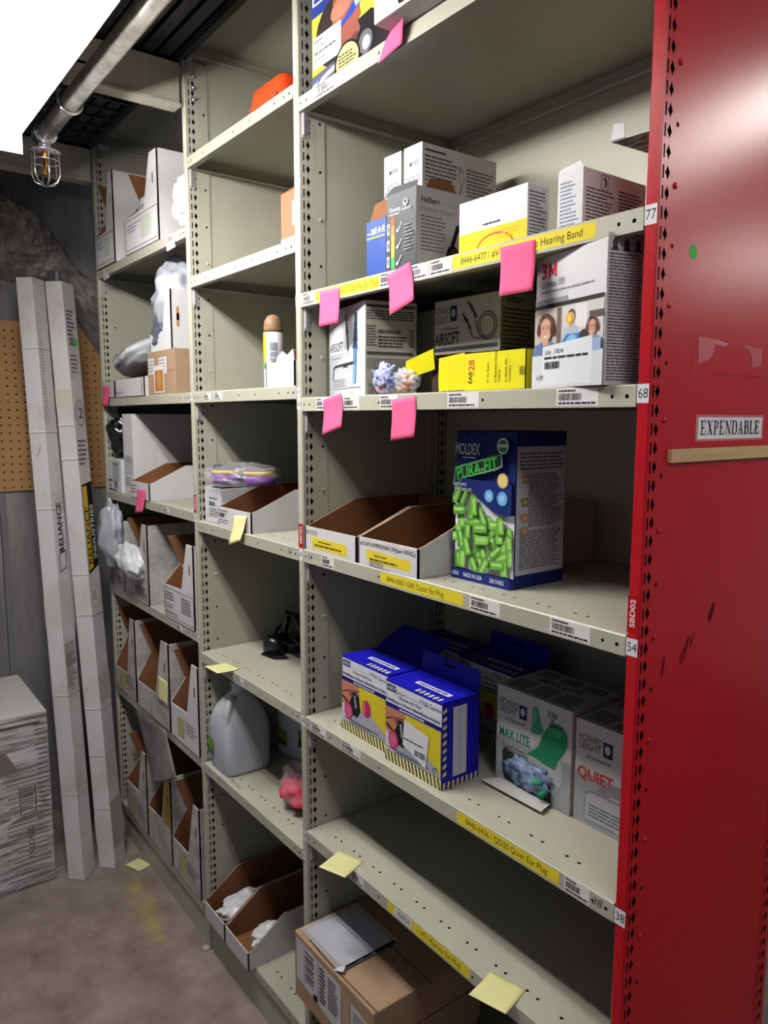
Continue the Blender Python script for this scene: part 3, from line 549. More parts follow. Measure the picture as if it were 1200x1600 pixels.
# --- shelf 77
def caboflex(N, lab, side_print):
    r = carton('earplug_box', lab, N, 2.35, 8.5, 11.35, GREYC, 0, 'tall narrow white boxes'); g = G(2.35, 11.35, 3)
    g.rect(0, 0, 2.35, 11.35, '#cfd0d6'); g.rect(.75, 9.75, 1.0, 10.05, '#22232a'); g.fit('E·A·R', 1.05, 1.9, 9.75, .36, '#22232a', True); g.text('one', .3, 9.75, .2, '#22232a'); g.fit('CABOFLEX', .1, 2.2, 8.3, .62, '#3a3d4a'); g.greek(.1, 7.95, .9, 8.15, 1, '#555555')
    if side_print: g.greek(1.0, 6.9, 2.1, 8.0, 3, '#222222', .7, .05); g.greek(.2, 5.2, 2.0, 6.6, 5, '#7088b0', .5)
    front(g, 'front_print', r, 2.35); g = G(8.5, 11.35, 5); g.greek(.3, 5.5, 3.9, 10.5, 16, '#55555c', .45); g.greek(4.9, 5.2, 8.2, 10.2, 17, '#66666c', .45); g.rect(.3, 10.75, 2.6, 10.9, '#333338')
    g.line([(4.1, 9.8), (4.0, 9.2), (4.3, 8.6), (4.1, 7.6)], .05, '#444450'); g.ell(4.2, 9.9, .18, .28, '#9a9aa2'); g.ell(4.25, 7.4, .14, .3, '#55555c'); g.line([(4.5, 10), (4.6, 9), (4.2, 8), (4.45, 7.2)], .05, '#444450'); side(g, 'side_print', r)
    b = B(); b.box(-2.37, -2.3, 0, .05, 0, 11.3, NAVY); b.build('navy_edge', r); return r
caboflex((-27.75, 6, 77.47), 'tall narrow white box second from the back corner, left twin beside the blue box', False)
caboflex((-25.02, 6, 77.47), 'tall narrow white box behind the dark helmet mount box, right twin with printed side', True)
r = carton('earplug_box', 'open bright blue box standing behind the dark helmet mount box', (-25.9, 3, 77.47), 2.72, 2.6, 5.25, TEALB)
b = B(); b.panel([(0, 0), (2.5, 0), (2.2, 1.6), (.5, 1.5)], (-2.65, .3, 5.2), (1, 0, 0), (0, .15, 1), (0, 1, 0), .05, BROWN, TEALB, BROWN); b.build('flap', r)
g = G(2.72, 5.25); g.text('one', .15, 4.15, .2, '#e8ecf4'); g.rect(.75, 4.1, 1.15, 4.55, '#e8ecf4'); g.fit('E·A·R', 1.2, 2.6, 4.12, .5, '#e8ecf4', True); g.rect(.1, 3.8, 2.55, 3.92, '#e2dc30'); front(g, 'front_print', r, 2.72); g = G(2.6, 5.25); g.rect(0, 0, 2.6, 5.25, '#d8dae0'); side(g, 'side_print', r)
r = carton('helmet_mount_box', 'dark grey and white ear muff box with a rainbow bar and raised flap', (-19.65, 1.0, 77.47), 3.57, 5.53, 5.84, BLACKC)
g = G(3.57, 5.84, 4); [g.rect(.6, a, 1.0, c_, k_) for a, c_, k_ in ((.35, 1.2, '#46b05a'), (1.2, 2.0, '#b7cf4a'), (2.0, 2.8, '#e9c74a'), (2.8, 3.5, '#e88a4a'), (3.5, 4.1, '#d8603a'))]
g.fit('Choosing', .35, 1.7, 4.5, .3, '#e0e0e4'); g.greek(.35, 4.2, 1.6, 4.4, 1, '#bbbbc0')
for v in (2.9, 1.7, .5): g.rect(.1, v, .45, v+.8, '#c9c9cc'); g.ell(.28, v+.4, .1, .25, '#55565c'); g.line([(1.3, v+.2), (1.6, v+.3), (1.9, v+.7)], .09, '#d5d5da'); g.ell(1.4, v+.15, .16, .12, '#d5d5da')
g.ell(2.35, 4.9, .28, .25, '#d5d5da'); g.ell(2.35, 4.95, .16, .15, '#33363c'); g.text('hellberg', 1.95, 4.35, .22, '#d5d5da'); g.greek(2.2, 1.4, 3.3, 3.4, 8, '#7c7e86', .4, .4); front(g, 'front_print', r, 3.57)
g = G(5.53, 5.84, 9); g.rect(0, 0, 5.53, 5.84, '#c4c4c6'); g.text('Hellberg', .4, 4.75, .42, '#26272c', True, sx=.85); g.text('Secure Helmets', 2.0, 4.75, .32, '#a9a9b0', sx=.9); g.text('Helmet Mount', .4, 4.15, .34, '#85858c', sx=1.1); g.greek(.4, 1.3, 2.9, 3.9, 10, '#66666c', .35, .4); g.ell(4.6, 3.95, .42, .42, '#dcdcdc'); g.ell(4.6, 3.95, .26, .3, '#44444a')
g.line([(3.1, .4), (3.4, 1.9), (3.9, 2.7)], .12, '#1c1c20'); g.line([(3.5, 2.0), (4.0, 3.3)], .36, '#1c1c20'); g.ell(4.1, 3.3, .3, .3, '#1c1c20'); g.ell(3.6, 1.1, .7, .95, '#18181c', 8); g.ell(3.75, 1.1, .48, .75, '#5a3a30', 8); g.ell(3.72, 1.0, .3, .5, '#26262a', 8); g.ell(4.95, 1.0, .55, .55, '#1c1c20'); g.ell(5.1, .85, .3, .3, '#6a6a70'); g.line([(4.6, 1.3), (5.4, 1.2)], .14, '#1c1c20'); g.ell(.8, .35, .2, .2, '#33343a')
side(g, 'side_print', r)
b = B(); b.panel([(-.7, -.25), (.2, 0), (3.55, 0), (3.5, .42), (.6, .5)], (-3.57, .02, 5.82), (1, 0, 0), (0, .25, 1), (0, 1, 0), .05, BLACKC, BROWN, KRAFT); b.build('flap', r)
b = B(); b.panel([(.2, 0), (3.4, 0), (3.0, 1.0), (.9, .8)], (-.05, .6, 5.82), (0, 1, 0), (-.35, 0, 1), (-1, 0, 0), .05, BROWN, BLACKC, KRAFT); b.build('flap', r)
r = carton('hearing_cap_box', 'white box with a yellow lower half and a red arc on the shelf edge', (-9.4, 1.5, 77.47), 6.2, 1.95, 3.65, WHITE2)
g = G(6.2, 3.65, 3); g.rect(0, 0, 6.2, 3.65, '#d9dadd'); g.rect(0, 0, 6.2, 1.55, '#e7c81e'); g.ell(3.4, .2, 1.75, 1.0, '#c0502a'); g.ell(3.4, .2, 1.62, .88, '#e7c81e'); g.greek(3.6, .7, 5.8, 1.3, 3, '#c9a918', .5, .5); g.greek(2.3, 1.75, 4.2, 1.95, 1, '#33343a', .6); front(g, 'front_print', r, 6.2)
g = G(1.95, 3.65, 8); g.greek(.15, .2, 1.7, 3.3, 14, '#55565c', .4, .35); side(g, 'side_print', r)
r = carton('eyewear_box', 'white box with a boxed head drawing on its side, right of the yellow-bottomed box', (-4.76, 1.0, 77.47), 1.85, 6.05, 3.35, WHITE2)
g = G(1.85, 3.35, 6); g.greek(.2, .2, 1.6, 2.8, 12, '#7d8698', .45, .5); front(g, 'front_print', r, 1.85)
g = G(6.05, 3.35, 7); g.frame(1.6, 2.35, 2.25, 3.15, .04, '#2e2e30'); g.ell(1.95, 2.75, .2, .28, '#55564e'); g.ell(1.85, 2.7, .13, .2, '#d8d4c4'); g.greek(.25, .15, 2.9, 2.35, 11, '#4a4a44', .4, .3); g.greek(3.3, .15, 5.8, 2.6, 12, '#4a4a44', .45, .3); side(g, 'side_print', r)
b = B(); b.panel([(0, 0), (1.85, 0), (1.5, .45), (.1, .2)], (-1.85, .02, 3.33), (1, 0, 0), (0, .3, 1), (0, 1, 0), .04, WHITE2, GREYC, WHITE2); b.build('flap', r)
r = root('opened_white_carton', 'torn white carton with curled flaps lying at the red post on the helmet shelf', 'box', (-2.4, 3.4, 77.47)); b = B(); b.box(-.6, 2.1, 5.2, 9.4, 0, 3.5, GREYC); b.build('body', r)
b = B(); b.panel([(-2.0, 0), (2.2, 0), (2.2, 6.6), (.6, 6.4)], (0, -.3, 4.9), (1, .1, 0), (0, .85, -.17), (0, .2, 1), .06, mat('printed_flap', '#cfccb8', .6, col2='#7d7a70', scale=40, thr=(.45, .6), stretch=(1, 4, 1)), WHITE2, WHITE2); b.build('flap', r)
b = B(); b.panel([(-2.0, 0), (-1.1, 0), (-1.2, .8), (-1.9, .95)], (0, -.35, 4.95), (1, .1, 0), (0, .1, 1), (0, 1, 0), .06, WHITE2, WHITE2, WHITE2); b.build('flap', r)
b = B(); b.panel([(0, 0), (2.2, .2), (2.2, 3.6), (.7, 2.0), (0, 1.3)], (.2, 1.4, 5.2), (1, 0, 0), (0, .1, 1), (0, 1, 0), .06, WHITE2, WHITE2, WHITE2); b.build('flap', r)
# --- shelf 68
def airsoft_plug(g, u, v, s, rot, c1, c2):
    ca, sa = math.cos(math.radians(rot)), math.sin(math.radians(rot)); R = lambda x, y: (u+s*(x*ca-y*sa), v+s*(x*sa+y*ca))
    g.poly([R(-.28, -3.2), (R(.28, -3.2)), R(.34, -.2), R(-.34, -.2)], c2)
    for k in range(4): z = -.2+k*.62; q = .62-.09*k; g.poly([R(-q, z-.12), R(q, z-.12), R(q*.35, z+.62), R(-q*.35, z+.62)], c1); pass
    g.poly([R(-.26, 2.1), R(.26, 2.1), R(.2, 2.7), R(-.2, 2.7)], c1)
r = carton('earplug_box', 'white and grey box showing large blue fir-tree plugs, leftmost on its shelf', (-25.71, .8, 68.42), 8.4, 4.55, 7.5, GREYC, -13)
g = G(8.4, 7.5, 2); g.rect(0, 0, 8.4, 7.5, '#e3e3e6'); g.rect(0, 0, 8.4, 3.75, '#bcc0c6'); g.poly([(6, 3.75), (8.0, 3.75), (8.2, 3.4), (8.2, 0), (6, 0)], '#c6cbd2'); g.fit('AIRSOFT', .25, 3.4, 3.95, .72, '#3c4152', True); g.greek(.9, 6.0, 2.2, 6.2, 1, '#8a8a92'); g.greek(.5, 3.2, 3.4, 3.5, 1, '#8d949e')
g.poly([(.9, 1.5), (1.1, 2.6), (1.6, 2.75), (6.2, 2.9), (6.2, 2.65), (1.6, 2.55), (1.25, 2.4), (1.1, 1.5)], '#2c2c30'); g.poly([(3.4, 2.65), (4.6, 2.75), (4.4, 2.3), (3.6, 2.25)], '#2c2c30'); g.ell(4.05, 2.3, .5, .16, '#e8e8ea'); g.frame(.9, .7, 7.4, .74, .05, '#8f959e'); g.greek(1.1, .85, 4.2, 1.55, 4, '#7d838e', .4)
airsoft_plug(g, 4.4, 5.5, .52, 8, '#2d3a52', '#3c4a66'); airsoft_plug(g, 6.3, 4.2, .98, -4, '#2f4a66', '#4f7ca8'); g.poly([(5.75, 1.2), (6.3, 1.05), (6.55, 2.6), (6.0, 2.6)], '#6fa2d0'); front(g, 'front_print', r, 8.4)
g = G(4.55, 7.5, 5); g.rect(0, 0, 4.55, 7.5, '#c9c4b6'); g.rect(.1, 7.0, 4.4, 7.2, '#4c4a44'); g.greek(.1, 6.0, 4.4, 6.8, 4, '#55524a', .5, .05); 
for k in range(12): g.rect(.9+k*.28, 5.95, .92+k*.28, 6.55, '#4a4842', False)
g.greek(.1, 3.9, 1.0, 5.6, 8, '#55524a', .5); g.barcode(1.1, 4.95, 3.1, 5.25, '#33312c'); g.greek(1.1, 3.8, 3.8, 4.8, 4, '#44423c', .55, .2); g.greek(3.9, 3.9, 4.4, 5.4, 7, '#55524a', .5); g.rect(.1, 3.25, 4.2, 3.5, '#5a5750'); g.greek(.1, 2.1, 4.2, 3.0, 5, '#66635a', .4, .05)
for k in range(12): g.rect(.9+k*.28, 2.05, .92+k*.28, 2.9, '#66635a', False)
g.fit('HOWARD', .2, 1.9, .62, .36, '#4a4852'); g.fit('LEIGHT', .2, 1.75, .2, .36, '#4a4852'); side(g, 'side_print', r)
r = carton('earplug_box', 'grey white box with small print in the shadow between the two fir-tree plug boxes', (-24.0, 8.2, 68.42), 6, 4.2, 7.4, GREYC)
g = G(4.2, 7.4, 11); g.rect(0, 0, 4.2, 7.4, '#aeaaa0'); g.rect(.3, 6.2, 4, 6.9, '#33322e'); g.greek(.3, .4, 4, 6, 22, '#4a4842', .5, .1); side(g, 'side_print', r)
r = carton('earplug_box', 'grey white box printed with corded earplugs, behind the lying yellow box', (-14.93, 5.0, 68.42), 7.2, 3.9, 7.28, mat('cream_grey_carton', '#c8c4b6', .55))
g = G(7.2, 7.28, 2); g.fit('HOWARD', .1, 1.75, 6.2, .55, '#3a3f52'); g.fit('LEIGHT', .1, 1.6, 5.5, .55, '#3a3f52'); g.rect(1.85, 5.6, 2.6, 6.75, '#2b3350'); g.ell(2.2, 6.2, .22, .32, '#c8c4b6'); g.text('by Honeywell', .7, 4.95, .26, '#55545a'); g.fit('AIRSOFT', .1, 2.9, 3.85, .92, '#2c3040', True); g.rect(0, 3.35, 7.0, 3.65, '#444a55')
g.ell(5.9, 4.95, 1.0, 1.05, '#46586e'); g.ell(5.9, 4.95, .9, .95, '#c8c4b6'); g.ell(5.9, 4.95, .8, .84, '#46586e'); g.ell(5.9, 4.95, .7, .74, '#c8c4b6'); g.line([(4.5, 5.9), (4.8, 4.9), (5.2, 4.25), (5.9, 4.0)], .08, '#46586e'); g.line([(3.9, 5.0), (4.4, 4.2), (5.2, 4.05)], .08, '#46586e')
for u, v in ((4.3, 6.3), (3.7, 5.5)): airsoft_plug(g, u, v, .27, 38, '#262c3a', '#33415a')
front(g, 'front_print', r, 7.2); g = G(3.9, 7.28, 3); g.rect(0, 0, 3.9, 7.28, '#8d8a7e'); g.fit('AIRSOFT', .6, 2.4, 6.5, .42, '#23252c', True); g.greek(.2, 2.2, 3.6, 6.2, 13, '#3a3932', .42, .15); side(g, 'side_print', r)
# lying yellow box, open at its left end
r = root('hearing_band_box', 'bright yellow box lying on its side with open flaps, beside the earplug bags', 'box', (-8.9, 1.15, 68.42)); b = B(); wd, d, h, t = 5.6, 3.6, 2.6, .06
b.panel([(0, 0), (wd, 0), (wd, h), (0, h)], (-wd, 0, 0), (1, 0, 0), (0, 0, 1), (0, 1, 0), t, YELC, BROWN, BROWN); b.panel([(0, 0), (wd, 0), (wd, h), (0, h)], (-wd, d, 0), (1, 0, 0), (0, 0, 1), (0, -1, 0), t, YELC, BROWN, BROWN)
b.panel([(0, 0), (wd, 0), (wd, d), (0, d)], (-wd, 0, h), (1, 0, 0), (0, 1, 0), (0, 0, -1), t, YELC, BROWN, BROWN); b.panel([(0, 0), (wd, 0), (wd, d), (0, d)], (-wd, 0, .06), (1, 0, 0), (0, 1, 0), (0, 0, -1), t, YELC, BROWN, BROWN); b.box(-.06, 0, 0, d, 0, h, YELC); b.build('body', r)
b = B(); b.panel([(0, 0), (2.4, .1), (2.4, h), (0, h*.9), (-.05, 1)], (-wd-2.4, -.25, .05), (1, .1, 0), (0, 0, 1), (0, 1, 0), .05, YELC, BROWN, BROWN); b.build('front_flap', r)
b = B(); b.panel([(0, 0), (3.4, 0), (3.4, 2.9), (0, 2.6)], (-wd-3.4, .1, h+.05), (1, 0, 0), (0, 1, 0), (0, 0, 1), .05, mat('brown_board', '#3a2a20', .8), BROWN, BROWN); b.build('top_flap', r)
b = B(); b.panel([(0, 0), (2.9, 0), (2.9, 1.45), (.15, 1.3)], (-wd-6.1, -.3, h-1.55), (1, .12, .22), (0, -.12, 1), (0, 1, 0), .05, YELC, YELC, YELC); b.build('tongue_flap', r)
b = B(); b.panel([(0, 0), (1.9, 0), (1.9, d-.3), (0, d-.5)], (-wd-1.9, .2, .1), (1, 0, 0), (0, 1, 0), (0, 0, -1), .05, BROWN, BROWN, BROWN); b.panel([(0, 0), (2.2, 0), (2.2, 2.5), (0, 2.5)], (-wd-2.2, d-.1, .05), (1, 0, 0), (0, 0, 1), (0, 1, 0), .05, mat('brown_board', '#3a2a20', .8), BROWN, BROWN); b.panel([(0, 0), (1.6, 0), (1.6, 2.6), (0, 2.7)], (-wd-3.8, .3, .05), (1, 0, 0), (0, 0, 1), (0, 1, 0), .05, mat('brown_board'), BROWN, BROWN); b.build('inner_flap_shade', r)  # dark board panels paint the shaded inside of the open end
g = G(wd, h); 
for t_, u, hh, bl, c in (('EAR', .75, .34, True, '#26241c'), ('28', .95, .55, True, '#c05a3a'), ('Hi Viz Band', 2.35, .2, False, '#4a4612'), ('Le Bandeau Haute', 3.05, .2, False, '#4a4612'), ('Visibilité', 3.38, .18, False, '#4a4612'), ('La Banda Alta', 4.0, .2, False, '#4a4612'), ('Visibilidad', 4.33, .18, False, '#4a4612')):
    g.text(t_, u, .5 if t_ != '28' else 1.35, hh, c, bl, rot=90, sx=.95)
g.line([(.9, 1.05), (.85, 1.3)], .16, '#d9b51c'); g.greek(5.1, .3, 5.5, 2.1, 1, '#8a8420', .3); front(g, 'front_print', r, wd)
r = carton('ear_muff_box', 'large white ear muff box with photo of smiling workers, against the red post', (-1.9, -.35, 68.42), 6.4, 2.45, 7.8, WHITE2, -13)
g = G(6.48, 8.05, 6); g.text('3', .5, 6.5, .85, '#cf2236', True, sx=1.0); [g.poly([(1.22+x*.78, 6.5+y*.85) for x, y in q], '#cf2236') for q in ([(0, 0), (.2, 0), (.2, 1), (0, 1)], [(.8, 0), (1, 0), (1, 1), (.8, 1)], [(.0, 1), (.26, 1), (.6, .15), (.4, .15)], [(1, 1), (.74, 1), (.4, .15), (.6, .15)])]; g.text('Optime 101', .55, 5.95, .4, '#6d6e78', sx=.8); g.greek(.55, 5.6, 5.6, 5.78, 1, '#8a8b94', .6, .05)
g.rect(0, 4.95, 3.1, 5.25, '#9a9ba2'); g.rect(0, 4.72, 6.3, 4.95, '#2a2728'); g.rect(0, 1.95, 6.3, 4.65, '#bcb3ab'); g.rect(2.7, 2.0, 6.3, 4.65, '#d6d2ce'); g.rect(3.9, 3.3, 4.9, 4.6, '#e8e8ea'); g.rect(5.1, 3.7, 6.3, 4.1, '#55504e'); g.rect(2.2, 2.1, 2.6, 4.65, '#6d5a50'); g.rect(0, 1.95, 1, 2.6, '#4a4d50')
person(g, 3.55, 3.9, .85, '#c79a80', '#4a3a34', '#b9bfcf'); g.ell(3.4, 3.9, .28, .32, '#e8b81e'); g.ell(3.42, 3.88, .15, .18, '#f4d75a'); g.poly([(2.6, 2.5), (3.2, 3.0), (4.4, 3.0), (4.9, 2.5), (4.4, 2.0), (2.8, 2.0)], '#3a7fc0'); g.ell(4.7, 2.85, .4, .3, '#33363c', 20); g.ell(3.6, 2.6, .5, .35, '#7fc0e8', 20)
person(g, 5.45, 3.2, .95, '#cfa08a', '#5a3b30', '#7d8aa6', '#7a3a32'); person(g, 1.25, 3.45, 1.55, '#cf9f86', '#5a4436', '#5f6f9a', '#5a2c28'); g.rect(0, 0, 6.48, 1.95, '#d9dbe0'); g.rect(5.55, 1.9, 6.3, 2.6, '#9ab0d8')
g.poly([(1.1, .2), (5.55, .15), (5.6, 2.75), (1.05, 2.45)], '#e4e6ec'); g.text('SAP#:', 1.3, 1.95, .24, '#33343a', True, sx=.7); g.text('2182144', 2.2, 2.0, .24, '#33343a', True, sx=.7); g.greek(1.25, 1.65, 5.3, 1.85, 1, '#33343a', .75, .02); g.barcode(1.3, 1.1, 2.75, 1.52, '#33343a'); g.text('H7P', .5, .45, .3, '#6d6e78', sx=.9); front(g, 'front_print', r, 6.4)
g = G(2.49, 8.05, 9); g.rect(0, 0, 2.49, 8.05, '#c4c4ca')
for k in range(3): g.frame(.12+k*.78, 7.15, .82+k*.78, 7.85, .03, '#66666c'); g.ell(.47+k*.78, 7.55, .2, .24, '#55474a'); g.poly([(.2+k*.78, 7.17), (.75+k*.78, 7.17), (.6+k*.78, 7.4), (.35+k*.78, 7.4)], '#4a3032'); 
g.greek(.12, .2, 2.45, 7.05, 42, '#5a5a62', .42, .12); side(g, 'side_print', r)
ORANGE = mat('orange_foam', '#ee7a4a', .8)
for k, (x, y, s_, lab) in enumerate(((-23.3, .95, 1, 'small clear bag of earplugs printed blue, left of its pair by the yellow box'), (-20.6, .95, 2, 'small clear bag with orange earplugs, right under the yellow flap'))):
    r = root('earplug_bag', lab, 'bag', (x, y, 68.42)); blob((0, 0, .96 if k else 1.18), (1.35, .55, .95 if k else 1.2), 4+k, mat('blue_printed_film', '#c9d2f0', .15, col2='#3a4aa8', scale=90, thr=(.4, .5), alpha=.75) if not k else CLEAR, .35, 2.2).build('film', r, smooth=True)
    for j, (dx, dz, ro) in enumerate(((-.3, .4, 20), (.5, .6, 60), (.1, 1.05, 130))[:1 if not k else 3]):
        c, s2 = math.cos(math.radians(ro)), math.sin(math.radians(ro)); b = B(); b.tube([(dx-.45*c, -.1, dz-.45*s2+.1), (dx+.3*c, -.1, dz+.3*s2+.1), (dx+.5*c, -.1, dz+.5*s2+.1)], [.27, .26, .14], ORANGE, 10); b.build('earplug', r, smooth=True)
# --- shelf 54
for N, wd, lab, ttl, k in (((-26.1, .1, 54.69), 8.1, 'low open white bin with brown inside at the left, its strip beside the post', 'RESTOCK', 0), ((-18.1, .1, 54.69), 7.7, 'low open white bin with two lines of handwriting, next to the green plug box', '6X 6M AMMONIA (Wiper RING.)', 1)):
    r = tray('open_bin', lab, N, wd, 13.5, 2.15+.1*k, 4.3, 5.6, group='open bins on the middle shelf'); g = G(wd, 2.2, 5+k)
    g.poly([(1.3, .3+.1*k), (wd-1.4 if not k else wd-.9, .25+.1*k), (wd-1.4 if not k else wd-.9, 1.2), (1.0, 1.35)], '#e9d23c'); g.greek(2.2, .85, wd-3.4, 1.05, 1, '#55501c', .6); g.greek(1.6, .5, wd-2.2, .72, 1, '#55501c', .7, .1)
    if not k: g.text(ttl, .15, 1.5, .36, '#33415a', shear=.15, sx=.85)
    else: g.fit(ttl, .25, 7.4, 1.62, .36, '#26272e', shear=.2); g.text('RESTOCK', 1.6, .12, .34, '#26272e', shear=.1, sx=.85); g.line([(1.5, .05), (4.3, .02)], .05, '#26272e')
    front(g, 'front_print', r, wd)
r = carton('paper_slip', 'small grey carton in the dark behind the two open bins', (-22.5, 14.4, 54.69), 4, 2.6, 4.9, GREYC)
r = carton('earplug_dispenser_box', 'tall navy box printed with green foam earplugs on white', (-11.35, 3.1, 54.69), 5.97, 5.28, 11.0, NAVY)
g = G(5.97, 11.0, 12); P = [(0, .75), (5.97, .75), (5.97, 5.2)]+[(5.97-5.97*t, 5.2+(1.75*t-.35*math.sin(math.pi*2*t))) for t in [k/10 for k in range(11)]]; g.poly(P, '#e6e9ec')
rnd = random.Random(7); PLUGS = []
def wave(u): t = 1-u/5.97; return 5.2+1.75*t-.35*math.sin(math.pi*2*t)
for k in range(260):
    u, v = rnd.uniform(.1, 5.9), rnd.uniform(1.0, 6.6)
    if v > wave(min(5.97, max(0, u)))-.75: continue
    ro = rnd.choice((-60, -75, 60, 95, 40, 110, 85, 5)); c = rnd.choice(('#79b84a', '#6aab42', '#86c456', '#5c9c3c')); 
    if any(abs(u-a)**2+abs(v-b_)**2 < .3 for a, b_ in PLUGS): continue
    PLUGS.append((u, v)); l = rnd.uniform(1.0, 1.35); g.cap(u, v, l, .34, '#4a8a36', ro); g.cap(u+.02, v+.02, l-.08, .29, c, ro); g.cap(u+.06, v+.06, l-.3, .11, '#a6d873', ro)
g.rect(0, 0, 5.97, .78, '#232c74'); g.text('6800', .1, .25, .3, '#d8daf0', True, sx=.8); g.text('MADE IN USA', 1.3, .25, .3, '#d8daf0', True, sx=.72); g.text('200 PAIRS', 4.0, .25, .3, '#d8daf0', True, sx=.75)
g.poly([(0, 7.05)]+[(u, wave(u)+.0) for u in [5.97*k/12 for k in range(13)]]+[(5.97, 7.4), (0, 7.6)], '#1c2a6b'); g.fit('MOLDEX', .3, 2.85, 9.3, .78, '#c9cbd4', True); g.greek(1.1, 9.0, 2.6, 9.15, 1, '#9aa0c0')
for off, c in ((.0, '#9fb0c8'), (.0, '#2f8a3a')): g.fit('PURA-FIT', .25, 4.9, 7.35, .95, c, True, rot=13.5, shear=.18) if c[1] == '2' else g.poly([(.1, 7.0), (.35, 8.35), (5.0, 9.45), (5.1, 8.6), (4.6, 8.35), (1.0, 7.5), (.4, 6.9)], '#8fa79a')
g.poly([(.2, 7.1), (.45, 8.25), (4.95, 9.32), (4.95, 8.65), (4.4, 8.42), (1.0, 7.6), (.45, 7.0)], '#143a22'); g.fit('PURA-FIT', .5, 4.75, 7.38, .92, '#47b04a', True, rot=13, shear=.15)
g.text('DISPOSABLE', .25, 6.55+.45, .2, '#c9cde8', True, sx=.8); g.text('FOAM EARPLUGS', .25, 6.65, .2, '#c9cde8', True, sx=.8)
for u, v, ru, c, c2 in ((5.1, 10.0, .55, '#dfe6e0', '#3c8a55'), (5.15, 7.6, .52, '#c9ae5e', '#dfc884'), (3.85, 6.45, .45, '#5aa0d8', '#79b8e8'), (5.15, 6.35, .5, '#5aa0d8', '#79b8e8')): g.ell(u, v, ru, ru*1.02, c); g.ell(u, v, ru*.78, ru*.8, c2)
g.rect(4.6, 9.9, 5.6, 10.12, '#dfe6e0'); g.text('33', 3.68, 6.3, .3, '#eef4fa', True, sx=.8); g.text('27', 4.95, 6.2, .3, '#eef4fa', True, sx=.8); g.poly([(1.5, 11), (2.0, 11), (1.75, 10.5)], '#0e1436'); g.poly([(3.2, 11), (3.5, 11), (3.3, 10.6)], '#0e1436'); front(g, 'front_print', r, 5.97)
g = G(5.28, 11.0, 21); g.rect(.12, .95, 5.2, 9.95, '#b9bdc6'); g.greek(.4, 8.3, 5.0, 9.6, 5, '#4c5058', .4, .2); g.greek(1.35, 4.3, 5.0, 8.1, 24, '#4c5058', .45, .25); g.greek(.5, 1.3, 4.9, 4.1, 18, '#4c5058', .45, .2)
for n, v in ((1, 7.5), (2, 5.9), (3, 4.45+.35), (4, 3.85)): g.rect(.65, v-.1, 1.3, v+.5, '#b08a62' if n != 2 else '#7a7a3c'); g.ell(.98, v+.2, .2, .18, '#d6b08c'); g.text(str(n), .42, v+.25, .2, '#33353c', True)
side(g, 'side_print', r)
r = carton('small_white_box', 'small white box at the back, half hidden by the navy earplug box', (-15.3, 13.2, 54.69), 5, 4.0, 5.0, GREYC)
